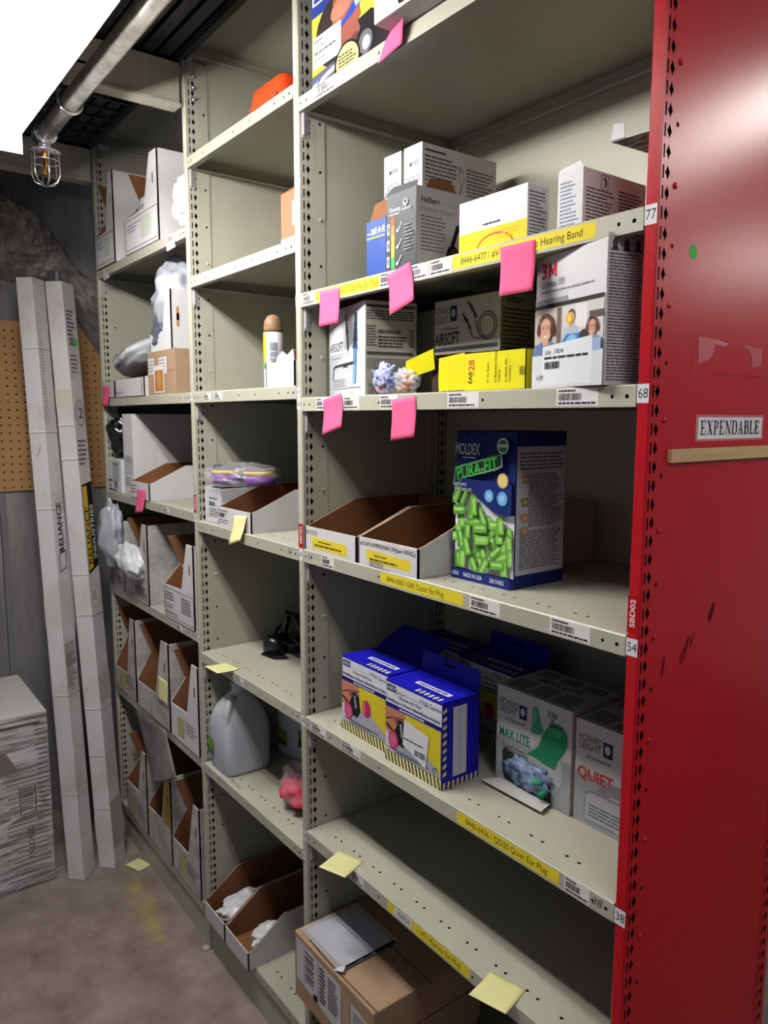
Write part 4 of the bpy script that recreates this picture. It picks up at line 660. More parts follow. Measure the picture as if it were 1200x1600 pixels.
# --- shelf 38
def mask_box(N, lab, extra=None, flap=True, dim=(6.93, 3.85, 6.85)):
    wd, d, h = dim; r = carton('respirator_box', lab, N, wd, d, h, BLUE, 0, 'blue half mask boxes'); g = G(wd, h, 3)
    g.rect(.05, 4.95, wd-.05, 6.65, '#dfe1ea'); g.rect(.15, 5.95, 1.3, 6.5, '#1b2050'); g.fit('NORTH', .25, 1.2, 6.08, .28, '#dfe1ea', True); g.line([(1.4, 6.1), (4.2, 6.08)], .03, '#66666c'); g.fit('7700 Series', 4.2, 6.8, 6.0, .36, '#2b2d38'); g.text('Silicone Half Mask', 1.75, 5.6, .27, '#2b2d38', sx=.95); g.fit('Demi-Masque en Silicone / Media Máscara de Silicona', .1, 6.75, 5.15, .24, '#26306e', True)
    g.rect(0, 4.6, wd, 4.95, '#1a1a78'); g.greek(1.8, 4.68, 4.9, 4.85, 1, '#d6d8f4', .8, .05); g.rect(.05, .85, wd-.1, 4.6, '#d9c832'); g.poly([(.05, .85), (.05, 2.4), (2.4, 2.2), (4.2, 2.6), (6.4, 1.5), (6.8, .85)], '#a9adbc'); g.poly([(0, 4.6), (2.6, 4.6), (2.75, 3.4), (2.2, 2.3), (1.2, 1.9), (0, 2.6)], '#bf7d62'); g.poly([(0, 2.6), (1.2, 1.9), (1.1, .9), (0, .9)], '#cfd0d6')
    g.line([(.1, 3.5), (1.0, 3.85), (2.55, 4.1)], .1, '#2a2626'); g.poly([(1.0, 3.9), (2.4, 4.05), (2.3, 3.4), (1.3, 3.3)], '#8d5c50'); g.ell(1.75, 3.75, .18, .12, '#33221f'); g.poly([(1.9, 3.9), (2.6, 3.7), (2.9, 2.4), (2.4, 1.7), (1.5, 1.8), (1.2, 2.8)], '#1d1d22'); g.line([(.1, 3.1), (1.3, 2.6)], .22, '#1d1d22'); g.line([(2.0, 3.6), (2.2, 2.5)], .25, '#9b9ba4'); g.ell(1.05, 1.95, .62, .8, '#c0406e'); g.ell(1.05, 1.95, .42, .58, '#d8628c')
    if not extra: g.ell(3.8, 2.95, .62, .75, '#b0325e'); g.rect(3.2, 2.4, 3.6, 3.5, '#d8628c')
    g.line([(.3, 1.2), (3.5, 1.25), (5.5, 1.2)], .05, '#33343a'); g.line([(1.5, 1.05), (4.4, 1.1)], .05, '#33343a'); g.rect(0, 0, wd, .85, '#1c1a30'); g.L += 1
    for k in range(17): u = -.4+k*.44; g.poly([(u+.25, 0), (u+.5, 0), (u+.25, .85), (u, .85)], '#f4e89a', False)
    g.L += 1; g.rect(wd-.42, .85, wd, 6.65, '#1c1a60') if False else None
    if extra: g.poly([(2.3, 2.0), (5.1, 1.05), (5.5, 3.7), (2.5, 4.2)], '#e2e2e8'); g.barcode(3.8, 1.65, 5.1, 2.15); g.greek(2.4, 2.5, 5.2, 2.75, 1, '#44444c'); g.line([(1.3, 5.9), (1.6, 6.4), (1.5, 5.9), (2.0, 6.3), (2.1, 5.95), (2.6, 6.25), (2.7, 6.0)], .04, '#3a3a44'); g.line([(6.2, 1.0), (6.0, 1.35), (6.3, 1.6), (6.6, 1.4)], .07, '#26262c')
    front(g, 'front_print', r, wd); g = G(d, h, 8); g.rect(1.1, .8, 2.5, 6.3, '#c9cad6'); g.line([(1.8, 1.0), (1.8, 6.1)], .03, '#55555c'); 
    for v in (5.9, 5.4, 4.9, 4.3, 3.8, 2.9, 2.3, 1.7): g.line([(1.2, v), (2.4, v)], .02, '#77777e'); 
    for k in range(9): g.poly([(.04, 1.0+k*.62), (.42, 1.15+k*.62), (.42, 1.45+k*.62), (.04, 1.3+k*.62)], '#e0d486', k == 0)
    for k in range(8): u = k*.47; g.poly([(u+.05, 0), (u+.27, 0), (u+.35, .55), (u+.12, .55)], '#e0d486', False)
    side(g, 'side_print', r); g = G(wd, d, 4); g.rect(2.2, 1.2, 6.2, 1.75, '#dcdde8'); g.greek(2.5, 1.3, 5.9, 1.65, 1, '#2b2d58', .6, .05)
    for k in range(6): u = 3.6+k*.52; g.poly([(u, .05), (u+.24, .05), (u+.24, .6), (u, .6)], '#e4dca0', k == 0)
    top(g, 'top_print', r, wd, h)
    if flap:
        b = B(); b.panel([(0, 0), (wd, 0), (wd, 1.7), (.1, 1.75)], (-wd, d-.05, h-.02), (1, 0, 0), (0, .05, 1), (0, 1, 0), .05, BLUE, BLUE, BLUE); b.panel([(2.8, 1.05), (4.1, 1.05), (4.1, 1.3), (2.8, 1.3)], (-wd, d-.06, h-.02), (1, 0, 0), (0, .05, 1), (0, 1, 0), .01, DARK, DARK, DARK); b.build('hang_tab', r)
    return r
mask_box((-15.95, .77, 38.69), 'blue half mask box in front, with a white stock label and scribble', True)
r = mask_box((-23.2, 1.35, 38.69), 'blue half mask box left of its twin, both pink filters showing', None, False)
b = B(); b.panel([(0, 0), (6.9, 0), (6.9, 3.6), (0, 3.9)], (-6.93, 3.85, 6.85), (1, 0, 0), (0, .85, .4), (0, -.4, .85), .05, NAVY, BLUE, BLUE); b.build('lid_flap', r)
mask_box((-16.7, 9.6, 38.69), 'blue half mask box in the dark back row, right one', None, True)
mask_box((-24.2, 10.2, 38.69), 'blue half mask box in the dark back row, left one', None, False)
LG = mat('light_grey_carton', '#c6c6c6', .5)
def leight_box(N, lab, title, col, h, kind):
    wd, d = 7.19, 5.6; r = carton('earplug_dispenser', lab, N, wd, d, h, LG, 0, 'grey white earplug dispensers'); g = G(wd, h, 5)
    g.rect(0, 0, wd, h*.5, '#a3a5a8'); g.fit('HOWARD', .3, 2.2, h-1.45, .5, '#2b3350'); g.fit('LEIGHT', .3, 2.1, h-2.0, .5, '#2b3350'); g.rect(2.3, h-2.05, 3.05, h-1.0, '#22306a'); g.ell(2.65, h-1.5, .22, .32, '#c6c6c6'); g.text('by Honeywell', .95, h-2.55, .24, '#55565c')
    if kind:
        g.fit(title, .3, 3.35, h-3.95, .72, col, True); g.ell(4.9, h*.36, 1.6, 1.9, '#b9bbbd'); g.poly([(3.5, 4.97), (3.6, 5.8), (3.56, 6.78), (3.7, 7.0), (3.9, 7.06), (4.17, 6.86), (4.4, 5.95), (4.64, 5.48), (4.56, 5.2), (4.1, 5.0)], '#3f9f78'); g.poly([(3.65, 5.9), (3.7, 6.8), (3.9, 6.9), (4.0, 6.2), (3.95, 5.7)], '#62b592'); g.poly([(3.17, 3.2), (4.25, 4.16), (4.56, 5.0), (4.85, 5.6), (5.18, 5.96), (5.55, 6.22), (5.95, 6.33), (6.35, 6.27), (6.65, 6.09), (6.82, 5.75), (6.85, 5.34), (6.75, 4.85), (6.57, 4.42), (6.1, 3.78), (5.95, 3.3), (5.8, 2.95), (5.18, 2.94), (3.94, 3.17)], '#2a8f63'); g.poly([(4.9, 5.3), (5.3, 5.85), (5.9, 6.1), (6.3, 5.9), (6.2, 5.3), (5.6, 5.2)], '#3ba377')
        for k in range(6): g.line([(3.9+k*.4, 3.35+k*.05), (4.75+k*.33, 5.1-k*.12), (5.1+k*.25, 5.7-.05*k)], .035, '#207a52')
        g.line([(5.3, h-1.25), (5.55, h-1.1), (5.5, h-1.5), (5.8, h-1.55)], .05, '#33343a'); g.text('236', 4.95, h-1.0, .42, '#33343a', shear=.2); g.text('6854', 5.15, h-1.75, .42, '#33343a', shear=.2); g.poly([(.8, .9), (.7, 2.6), (1.1, 3.0), (5.4, 2.1), (5.6, .3), (5.5, .1), (1.0, .4)], '#2a3136')
        g.ell(.75, h-4.6, .2, .2, '#8a8c90'); g.greek(1.2, h-5.0, 3.2, h-4.4, 2, '#77797d', .4)
    else:
        g.fit(title, .25, 3.2, h-4.1, .78, col, True); g.cap(5.6, h*.62, 1.8, .9, '#e08878', 80); g.ell(3.2, h*.36, 1.6, .9, '#8d8f92', 25); g.ell(3.0, h*.3, 1.1, .5, '#bfc0c2', 20); g.poly([(.9, .5), (.9, 2.3), (1.3, 2.6), (6, 2.7), (6, .5)], '#8a8c90'); g.poly([(1.0, .45), (1.05, 2.2), (1.4, 2.45), (6, 2.5), (6, .45)], '#b5b7ba'); g.greek(1.3, .7, 5.9, 1.7, 4, '#55585e', .4)
    front(g, 'front_print', r, wd); g = G(wd, d, 6); g.rect(0, 0, wd, d, '#b4b4b4'); g.fit(title, 1.5, 5.5, 2.9, .7, '#4a3c3c' if not kind else '#4c4e52', True)
    for k in range(3): g.rect(.4+k*2.2, .4, 2.2+k*2.2, 2.4, '#83858a'); g.rect(.4+k*2.2, 3.9, 2.2+k*2.2, 5.2, '#83858a', False)
    top(g, 'top_print', r, wd, h); return r
r = leight_box((-7.75, 5.5, 38.69), 'grey white dispenser with a big green earplug and window of bagged plugs', 'MAX LITE', '#2a8f63', 7.7, True)
b = blob((-3.9, -.12, 1.55), (2.2, .35, 1.15), 12, mat('blue_printed_film2', '#8fa5c6', .12, col2='#2f4257', scale=30, thr=(.35, .6), bump=.4), .4, 2.2, False); b.build('bagged_plugs', r, smooth=True)
for k, (x, z, ro) in enumerate(((-2.1, .95, 55), (-2.6, 1.6, 10))): b = B(); c, s2 = math.cos(math.radians(ro)), math.sin(math.radians(ro)); b.tube([(x-.4*c, -.4, z-.4*s2), (x+.4*c, -.4, z+.4*s2)], [.26, .16], mat('green_foam', '#2a9a6c', .8), 10); b.build('earplug', r, smooth=True)
b = B(); b.panel([(-.4, 0), (5.6, 0), (5.2, 1.6), (.2, 1.5)], (-6.9, -1.5, .25), (1, 0, 0), (0, 1, 0), (0, 0, 1), .05, KRAFT, LG, KRAFT); b.build('bottom_flap', r)
leight_box((-.35, 5.65, 38.69), 'grey white dispenser with red QUIET lettering, half behind the red post', 'QUIET', '#cc3a2c', 7.4, False)
# --- base of the near bay
r = carton('lower_kraft_carton', 'kraft carton underneath the one with the shipping pouch', (-22.6, .6, 5.42), 10.6, 11, 5.5, KRAFT)
r = carton('kraft_carton', 'large kraft carton with shipping labels and a clear pouch on top', (-21.3, -1.65, 10.95), 12.9, 12.4, 6.72, KRAFT, 0, None, 'box', .12)
g = G(13.25, 6.85, 2); g.poly([(.4, 2.1), (8.0, 1.2), (8.0, 6.0), (.4, 6.3)], '#cbc8cc'); g.line([(1.8, 2.1), (1.8, 6.2)], .06, '#33333a'); g.line([(4.2, 1.8), (4.2, 6.1)], .06, '#33333a')
for k in range(11): g.rect(2.0, 2.6+k*.3, 3.5, 2.6+k*.3+(.08, .16, .2)[k % 3], '#222226', k == 0)
g.rect(3.4, 1.7, 4.1, 2.3, '#15151a'); g.greek(4.5, 2.2, 5.6, 5.8, 9, '#26262c', .55, .3); g.greek(5.9, 2.4, 7.6, 5.6, 10, '#44444c', .5, .3); g.poly([(8.3, 2.6), (9.4, 2.6), (9.4, 5.9), (8.3, 5.9)], '#b79a86'); g.poly([(9.6, 1.6), (12.4, 1.2), (12.4, 5.2), (9.6, 5.6)], '#c5c6cc'); g.greek(9.9, 3.2, 12.0, 5.0, 6, '#44464e', .45, .3); front(g, 'shipping_labels', r, 12.9)
g = G(13.25, 12.4, 3); g.rect(0, 6.0, 13.25, 6.12, '#6d4c36'); g.line([(2, .45), (6, .25), (13, .35)], .12, '#3a2618'); top(g, 'top_seam', r, 12.9, 6.72)
g = G(12.4, 6.85, 3); g.rect(0, 3.3, 12.4, 3.42, '#4a3222'); side(g, 'side_seam', r)
b = B(); n = 14; b.mesh([(-12.4+7.0*i/n, .35+6.6*j/n, 6.9+.14*abs(mnoise.noise(Vector((i*.6, j*.6, 2))))) for i in range(n+1) for j in range(n+1)], [(i*(n+1)+j, i*(n+1)+j+1, (i+1)*(n+1)+j+1, (i+1)*(n+1)+j) for i in range(n) for j in range(n)], CLEAR)
b.build('clear_pouch', r)
g = G(6.2, 5.6, 3); g.rect(0, 0, 6.2, 5.6, '#c3c4d6'); g.rect(0, 0, 6.2, 1.7, '#cdcdd8'); g.greek(2.4, 2.6, 4.0, 3.4, 2, '#8a8ca0', .4); g.rect(0, 4.6, 6.2, 4.66, '#77788a'); g.place('packing_slip', r, (-12.0, .8, 6.88), (1, 0, 0), (0, 1, 0), (0, 0, 1))
b = B(); b.box(-5.75, -5.45, .7, 6.6, 6.86, 6.96, DARK); b.build('slip_edge', r)
b = B(); b.panel([(0, 0), (.9, .3), (.7, .9), (.2, .5)], (-6.0, -.05, 6.9), (1, .3, 0), (0, .7, .5), (0, -.3, 1), .02, WHITE2, WHITE2, WHITE2); b.build('torn_tape', r)
# ================================================================== middle bay: goods
ORG = mat('orange_red_plastic', '#e2431c', .45)
r = root('plastic_basin', 'orange red plastic basin on the upper shelf of the middle bay', 'basin', (-41.5, 3.8, 95.12)); b = B()
b.lathe([(3.2, 0), (3.25, .1), (3.05, 1.5), (2.95, 2.2), (2.7, 2.45), (1.5, 2.5), (.3, 2.5)], (0, 0, 0), ORG, 40, [1]*7); b.build('shell', r, smooth=True)
b = B(); b.tube([(2.6-5.2*k/8, -3.25, .5+.0*k) for k in range(9)], .16, ORG, 8); b.build('rim', r, smooth=True)
r = carton('kraft_carton', 'small open kraft carton with a label, beside the post in the middle bay', (-36.0, 2.6, 82.32), 6.2, 7, 5.6, mat('kraft_dark', '#86684f', .85))
g = G(6.2, 5.6, 4); g.rect(0, 0, 6.2, 1.4, '#dcdad6'); g.greek(.6, .5, 4, .9, 1, '#66646a', .6); g.rect(2.2, 2.4, 5.6, 4.6, '#dddcda'); 
for k in range(9): g.rect(2.6+k*.3, 2.7, 2.6+k*.3+(.08, .16, .2)[k % 3], 4.3, '#2a2a2e', k == 0)
front(g, 'label', r, 6.2); b = B(); b.panel([(0, 0), (6.1, 0), (5.6, 2.2), (.5, 2.2)], (-6.15, .05, 5.58), (1, 0, 0), (0, .75, .55), (0, -.5, .7), .06, KRAFT, BROWN, BROWN); b.panel([(0, 0), (6.8, 0), (6.2, 1.6), (.4, 1.6)], (-6.2, 0, 5.55), (0, 1, 0), (-.6, 0, .35), (.3, 0, .8), .06, KRAFT, BROWN, BROWN); b.build('flap', r)
r = root('lotion_bottle', 'white bottle with brown domed cap and yellow label, behind a torn white bin', 'bottle', (-43.0, 2.0, 69.52)); b = B()
b.lathe([(.85, 0), (.98, .15), (.98, 5.35), (.9, 5.45)], (0, 0, 0), mat('white_bottle', '#e6e6ea', .35), 28); b.build('body', r, smooth=True)
b = B(); b.lathe([(.94, 5.45), (.95, 5.7), (.86, 6.5), (.55, 7.05), (.1, 7.2)], (0, 0, 0), mat('brown_cap', '#84694f', .4), 28); b.build('cap', r, smooth=True)
b = B(); R_ = .99
def wrap(a0, a1, z0, z1, m, k=10, R_=.99):
    for i in range(k):
        A, C = [math.radians(a0+(a1-a0)*q/k) for q in (i, i+1)]; b.face([(R_*math.cos(A), R_*math.sin(A), z0), (R_*math.cos(C), R_*math.sin(C), z0), (R_*math.cos(C), R_*math.sin(C), z1), (R_*math.cos(A), R_*math.sin(A), z1)], m)
wrap(-120, -75, 3.2, 5.3, ink('#f2dc2a')); wrap(-115, -80, 2.4, 3.2, ink('#e0a04a')); wrap(-100, -72, 1.9, 2.5, ink('#2f8a4a')); wrap(-50, -5, 2.6, 4.4, ink('#8a90a0')); wrap(-46, -10, 2.9, 3.0, ink('#c9ccd4'), 10, 1.0); wrap(-46, -10, 3.5, 3.6, ink('#c9ccd4'), 10, 1.0); b.build('label', r)
r = tray('open_bin', 'bright white torn bin in front of the brown-capped bottle', (-36.0, .25, 69.52), 5.4, 12, 2.3, 4.6, 5, mo=WHITE2)
g = G(5.4, 2.3); g.text('asst', .4, .8, .55, '#a9a9b2', shear=.2); front(g, 'handwriting', r, 5.4)
b = B(); b.panel([(0, 0), (3.4, 0), (3.3, 1.0), (2.2, .5), (1.4, .9), (.4, .5)], (-3.4, -.02, 2.3), (1, 0, 0), (0, -.05, 1), (0, 1, 0), .06, WHITE2, WHITE2, WHITE2); b.build('torn_edge', r)
r = tray('open_bin', 'open white bin with brown inside and a yellow note on its front', (-45.28, .3, 54.67), 7.9, 12.5, 2.15, 4.3, 5.4)
g = G(7.9, 2.15, 4); g.greek(.3, 1.3, 2.6, 1.9, 2, '#8a8a90', .6); g.barcode(.4, 1.05, 1.6, 1.5); g.greek(.3, .3, 2.8, .9, 2, '#8a8a90', .5); front(g, 'front_print', r, 7.9)
r = carton('white_box', 'white box with stock print, under the purple filters', (-53.44, .8, 54.67), 4.4, 12, 4.0, WHITE2)
g = G(4.4, 3.6, 7); g.greek(1.2, 2.6, 3.6, 3.0, 1, '#66666c'); g.barcode(1.2, 1.9, 2.8, 2.4); g.greek(1.2, .6, 3.7, 1.7, 4, '#66666c', .45); front(g, 'front_print', r, 4.4)
b = B(); b.panel([(0, 0), (4.2, 0), (4.1, 8), (.2, 8)], (-4.3, .2, 4.06), (1, 0, .04), (0, 1, .02), (0, 0, 1), .06, WHITE2, WHITE2, WHITE2); b.box(-.6, -.3, .1, 1.6, 4.08, 4.14, NAVY); b.build('flap', r)
r = root('filter_pack', 'clear bag holding two purple and yellow filter cartridges', 'bag', (-52.8, 3.6, 59.15)); PUR = mat('purple_cartridge', '#8a55a8', .35); YB = mat('yellow_band', '#d9b43a', .4); DG = mat('dark_cartridge', '#4a464e', .5)
for x, y in ((-2.2, -1.2), (2.2, .6)):
    b = B(); b.lathe([(1.7, 0), (1.75, .05), (1.75, .95)], (x, y, .15), PUR, 26); b.lathe([(1.76, .95), (1.76, 1.45)], (x, y, .15), YB, 26); b.lathe([(1.75, 1.45), (1.75, 1.7), (1.55, 1.95), (1.0, 2.0)], (x, y, .15), DG, 26); b.build('cartridge', r, smooth=True)
blob((0, -.3, 1.1), (4.9, 3.9, 1.35), 21, mat('thin_clear_film', '#f0f2f8', .08, alpha=.22, spec=1), .22, 1.8).build('bag_film', r, smooth=True)
b = B(); b.panel([(0, 0), (1.6, .2), (1.9, 1.2), (.1, .9)], (-5.6, -1.8, .6), (.9, -.3, .1), (.1, 0, 1), (0, 1, 0), .03, WFILM, WFILM, WFILM); b.build('bag_corner', r)
# harness
r = root('head_harness', 'black plastic head harness lying on an otherwise empty shelf', 'harness', (-51, 8.5, 38.82)); b = B(); rnd = random.Random(3)
for k in range(6):
    c0 = Vector((rnd.uniform(-2.4, 2.4), rnd.uniform(-2.5, 2.5), 1.2)); a0 = rnd.random()*6; P = []
    for i in range(15): a = a0+i*.42; q = 1.5+.6*math.sin(a*1.7+k); P.append((c0.x+q*math.cos(a)*1.1, c0.y+q*math.sin(a)*.8, max(.2, 1.0+1.3*math.sin(a*.8+k)+(1.6 if k < 2 else .2))))
    b = B(); b.tube(P, .2, BLACKP, 7); b.build('strap', r, smooth=True)
b = B(); b.lathe([(1.3, 0), (1.5, .3), (1.5, 1.4), (1.0, 2.0), (.3, 2.2)], (-1.8, -1.5, .05), BLACKP, 16); b.build('cup', r, smooth=True); b = B(); b.hexa([(-2, -3.4, .05), (.6, -3.0, .05), (1.4, -1.5, .05), (-.6, -1.4, .05)], [(-1.8, -3.2, .35), (.5, -2.9, .35), (1.2, -1.7, .4), (-.6, -1.6, .4)], BLACKP); b.build('clip', r); b = B(); b.tube([(-1.6, -.5, .3), (-1.9, -.2, 2.6), (-1.5, .2, 4.6), (-.6, .6, 4.4), (.2, .9, 2.5), (1.8, 1.4, .9)], [.5, .45, .55, .6, .5, .35], BLACKP, 8); b.build('arm', r, smooth=True)
# water jugs
JUG = mat('milky_jug_plastic', '#ffffff', .28, alpha=.42, spec=.7); WATER = mat('jug_water', '#52607a', .06, alpha=.75, spec=.7)
JUG.node_tree.nodes['Principled BSDF'].inputs['Base Color'].default_value = (.86, .89, .97, 1)
def jug(lab, loc, level, rot):
    r = root('water_jug', lab, 'jug', loc, rot); b = B()
    pf = [(2.5, 0), (2.85, .15), (3.0, .6), (3.0, 5.0), (2.95, 5.9), (2.6, 7.2), (1.9, 8.4), (1.15, 9.1), (.85, 9.4), (.8, 9.9), (.95, 10.0), (.95, 10.35), (.8, 10.45)]; sq = [.7, .75, .8, .8, .7, .5, .25, .1, 0, 0, 0, 0, 0]
    b.lathe(pf, (0, 0, 0), JUG, 40, sq); b.build('bottle', r, smooth=True)
    b = B(); b.lathe([(2.4, .12), (2.75, .25), (2.9, .7), (2.9, level)], (0, 0, 0), WATER, 40, [.7, .75, .8, .8]); b.build('water', r, smooth=True)
    b = B(); b.tube([(.62*q, -.78*q, z) for q, z in ((1.4, 9.0), (2.45, 8.3), (3.05, 7.2), (3.1, 6.0), (2.9, 4.9))], [.45, .45, .4, .4, .45], mat('jug_handle_plastic', '#ffffff', .35, alpha=.75), 12); b.build('handle', r, smooth=True)
    b = B(); g = G(3.6, 2.6, 3); g.poly([(0, .3), (3.6, 0), (3.6, 2.1), (0, 2.6)], '#6f9a3a'); g.poly([(0, .3), (3.6, 0), (3.6, .8), (0, 1.2)], '#2f5a4a'); g.rect(.2, 0, 3.4, .4, '#d6d8dc'); g.greek(.4, .06, 3.2, .34, 1, '#33343a', .6); o = g.place('label', r, (-2.35, -3.07, 1.2), (.4, 0, 0), (0, 0, 1), (0, -1, 0)); return r
jug('gallon water jug half full, in front of its twin under the sticky note', (-55.3, 3.3, 24.88), 5.7, -2)
r = jug('gallon water jug standing in the dark behind the front jug', (-53.5, 11.8, 24.88), 4.6, 20)
g = G(2.0, 2.4, 3); g.rect(0, 0, 2.0, 2.4, '#5a8a34'); g.rect(0, .2, 2, 1.1, '#25503c'); g.rect(0, -.0, 2, .3, '#d0d2d6'); g.place('label', r, (.9, -3.02, 1.6), (1, 0, 0), (0, 0, 1), (0, -1, 0))
r = root('earplug_sack', 'clear plastic sack of red earplugs slumped beside the post', 'bag', (-42.2, 4.4, 24.88)); rnd = random.Random(5); RP = mat('red_foam', '#d02044', .4)
blob((0, 0, 1.6), (2.6, 2.2, 1.6), 9, RP, .35, 1.5).build('contents', r, smooth=True)
blob((.1, .1, 2.3), (3.0, 2.6, 2.4), 31, mat('glossy_film', '#f6e4e8', .05, alpha=.16, spec=1, bump=.6, scale=25), .35, 1.7).build('film', r, smooth=True)
b = B(); b.tube([(0, .6, 3.8), (.2, 1.0, 5.6), (-.2, 1.3, 7.0)], [1.4, .8, 1.3], mat('glossy_film', alpha=.3), 12, False); b.build('neck', r, smooth=True)
# bins on the base
for N, wd, lab in (((-51.8, -.95, 5.52), 5.7, 'shallow open bin nearest the floor at the left, bagged white parts inside'), ((-45.75, -.95, 5.52), 5.9, 'shallow open bin beside the shipping carton, a clear bag at its front')):
    r = tray('open_bin', lab, N, wd, 15, 2.1, 5.0, 4.6, mo=mat('grey_white_bin', '#cfcdd0', .6), group='open bins on the base shelf')
r = root('parts_bag', 'white plastic bag printed blue in the left bin on the base shelf', 'bag', (-54.6, 3.2, 5.7)); o = blob((0, 0, 1.2), (2.1, 3.6, 1.25), 14, WFILM, .25, 1.4).build('film', r, smooth=True)
g = G(1.6, 1.2, 3); g.greek(0, 0, 1.6, 1.2, 4, '#4a5a9a', .6); g.place('print', r, (-.4, 1.0, 2.35), (1, 0, 0), (0, .9, .1), (0, 0, 1))
r = root('parts_bag', 'white plastic bag in the right bin on the base shelf', 'bag', (-48.2, 3.0, 5.7)); blob((0, 0, 1.1), (1.6, 2.2, 1.15), 17, WFILM, .25, 1.4).build('film', r, smooth=True)
# ================================================================== far bay: goods
def lab_frame(g, a, b_, c, d, w_=.09): g.frame(a, b_, c, d, w_, '#33343c')
def dirtyprint(r, wd, H, kind, seed):
    g = G(wd, H, seed)
    if kind == 'frame': lab_frame(g, .5, .4, wd-.3, 4.1); g.greek(1.0, 2.4, wd*.5, 3.6, 3, '#55555c', .3, .4); g.rect(wd*.5, 1.1, wd*.8, 3.7, '#c4c8bd')
    if kind == 'print': lab_frame(g, .3, .3, wd-.25, 3.9); g.greek(.6, 2.3, 3.5, 3.5, 3, '#44454c', .5, .4); g.rect(wd*.58, 1.4, wd*.9, 3.5, '#a3a2aa'); g.greek(wd*.58, 1.4, wd*.9, 3.5, 5, '#77767e', .4); g.text('one side for ear', .5, .6, .5, '#3a3b44', shear=.1, sx=.8); g.greek(.6, 1.3, 3.0, 2.0, 2, '#55565e', .4)
    if kind == 'soil': lab_frame(g, .6, .5, wd-.8, 3.4); g.greek(wd*.45, .8, wd-.5, 2.2, 4, '#3a3a40', .5, .3)
    if kind == 'note': g.rect(wd*.25, .6, wd*.5, 3.2, '#b9b178'); g.greek(wd*.55, 1.6, wd*.95, 3.4, 4, '#44444c', .35, .4)
    front(g, 'front_print', r, wd)
bins = [((-83.0, -.3, 88.02), 8.6, 13, 11.9, 4.3, WHITE, 'frame', 'tall white open-fronted bin at the far left of the top shelf, ruled label frame'), ((-67.0, -.1, 88.02), 12.2, 14, 10.5, 4.4, WHITE, 'frame', 'wide white open-fronted bin on the top far shelf with a faint green panel'),
 ((-85.5, -.05, 40.97), 6.2, 13, 10.6, 3.3, SOILED, 'soil', 'soiled narrow bin under the grey bag at the left end'), ((-75.3, -.1, 40.97), 10.0, 13, 11.1, 3.7, SOILED, 'soil', 'white bin with a soiled front, big clean side and hand hole'), ((-59.8, -.1, 40.97), 9.6, 13, 10.4, 4.2, WHITE, 'print', 'white bin printed with a bordered form, clear bags spilling inside'),
 ((-82.1, -.1, 25.02), 9.4, 13, 12.3, 3.2, SOILED, 'note', 'battered leaning bin at the left end, front bulging'), ((-69.0, -.1, 25.02), 12.6, 13.5, 12.0, 3.6, SOILED, '', 'battered bin with a yellow note on its strip, torn front'), ((-59.5, -.1, 25.02), 9.2, 13, 11.4, 4.3, WHITE, 'note', 'white bin with faded tag and handwriting, next to the jug bay post'),
 ((-79.4, -.1, 5.52), 9.2, 13, 12.4, 5.0, SOILED, 'note', 'bottom bin nearest the leaning cartons, with a yellowed tag'), ((-70.0, -.1, 5.52), 9.1, 13, 12.6, 4.8, SOILED, '', 'bottom middle bin with a yellow inside strip'), ((-60.4, -.1, 5.52), 9.4, 13, 12.2, 4.3, SOILED, 'note', 'bottom bin beside the middle bay post, scribbled edges')]
for k, (N, wd, d, H, h1, m, kind, lab) in enumerate(bins):
    r = file_bin('storage_bin', lab, N, wd, d, H, h1, mo=m, group='open-fronted storage bins'); dirtyprint(r, wd, H, kind, 30+k)
    if k == 9: g = G(wd, H); g.poly([(wd*.71, 5.3), (wd*.97, 4.9), (wd*.95, 12.3), (wd*.82, 12.4)], '#c9a52c'); front(g, 'yellow_strip', r, wd)
    if k == 6: note('sticky_note', 'pale yellow sticky note on the strip of a battered storage bin', (-72.6, -.2, 31.9), (-69.2, -.2, 31.9), (-69.2, -.25, 28.6), (-72.6, -.25, 28.6), YELN, (0, -.1, 0))
# torn front hanging over the shelf edge
def sheet(P, n, m_):
    b = B(); b.mesh([P(i/n, j/n) for i in range(n+1) for j in range(n+1)], [(i*(n+1)+j, i*(n+1)+j+1, (i+1)*(n+1)+j+1, (i+1)*(n+1)+j) for i in range(n) for j in range(n)], m_); return b
TL, TR, BR, BL = Vector((-81.3, -.3, 24.3)), Vector((-69.6, -.3, 25.2)), Vector((-64.8, -.3, 20.6)), Vector((-73.2, -.3, 16.9))
def P(u, v): p = (TL*(1-u)+TR*u)*(1-v)+(BL*(1-u)+BR*u)*v; return (p.x+1.2*math.sin(math.pi*v)*(1-u)-.6*math.sin(math.pi*u)*v, p.y-.35-1.0*math.sin(math.pi*u)*v-.5*v, p.z-1.3*math.sin(math.pi*v)*(1-u)-.5*math.sin(math.pi*u)*v)
o = sheet(P, 14, mat('soiled_flap', '#85807f', .55, col2='#4f494a', scale=7)).build('torn_panel', None, (-76, -1, 23), smooth=True, solid=.1, loc=(-76, -1, 23)); tag(o, 'torn grey cardboard front hanging over the shelf edge onto the bottom bins', 'cardboard')
def bag(lab, loc, rad, seed, m, amp=.3, rot=(0, 0, 0), group=None, nm='plastic_bag', flat=True):
    o = blob((0, 0, 0), rad, seed, m, amp, 1.5, flat).build(nm, None, smooth=True, loc=loc); o.rotation_euler = [math.radians(q) for q in rot]; return tag(o, lab, 'bag', group)
bag('glaring white bag bulging at the right end of the top far shelf', (-61.8, 1.6, 91.4), (2.0, 1.7, 3.1), 41, mat('bright_white_poly', '#f4f4f6', .4))
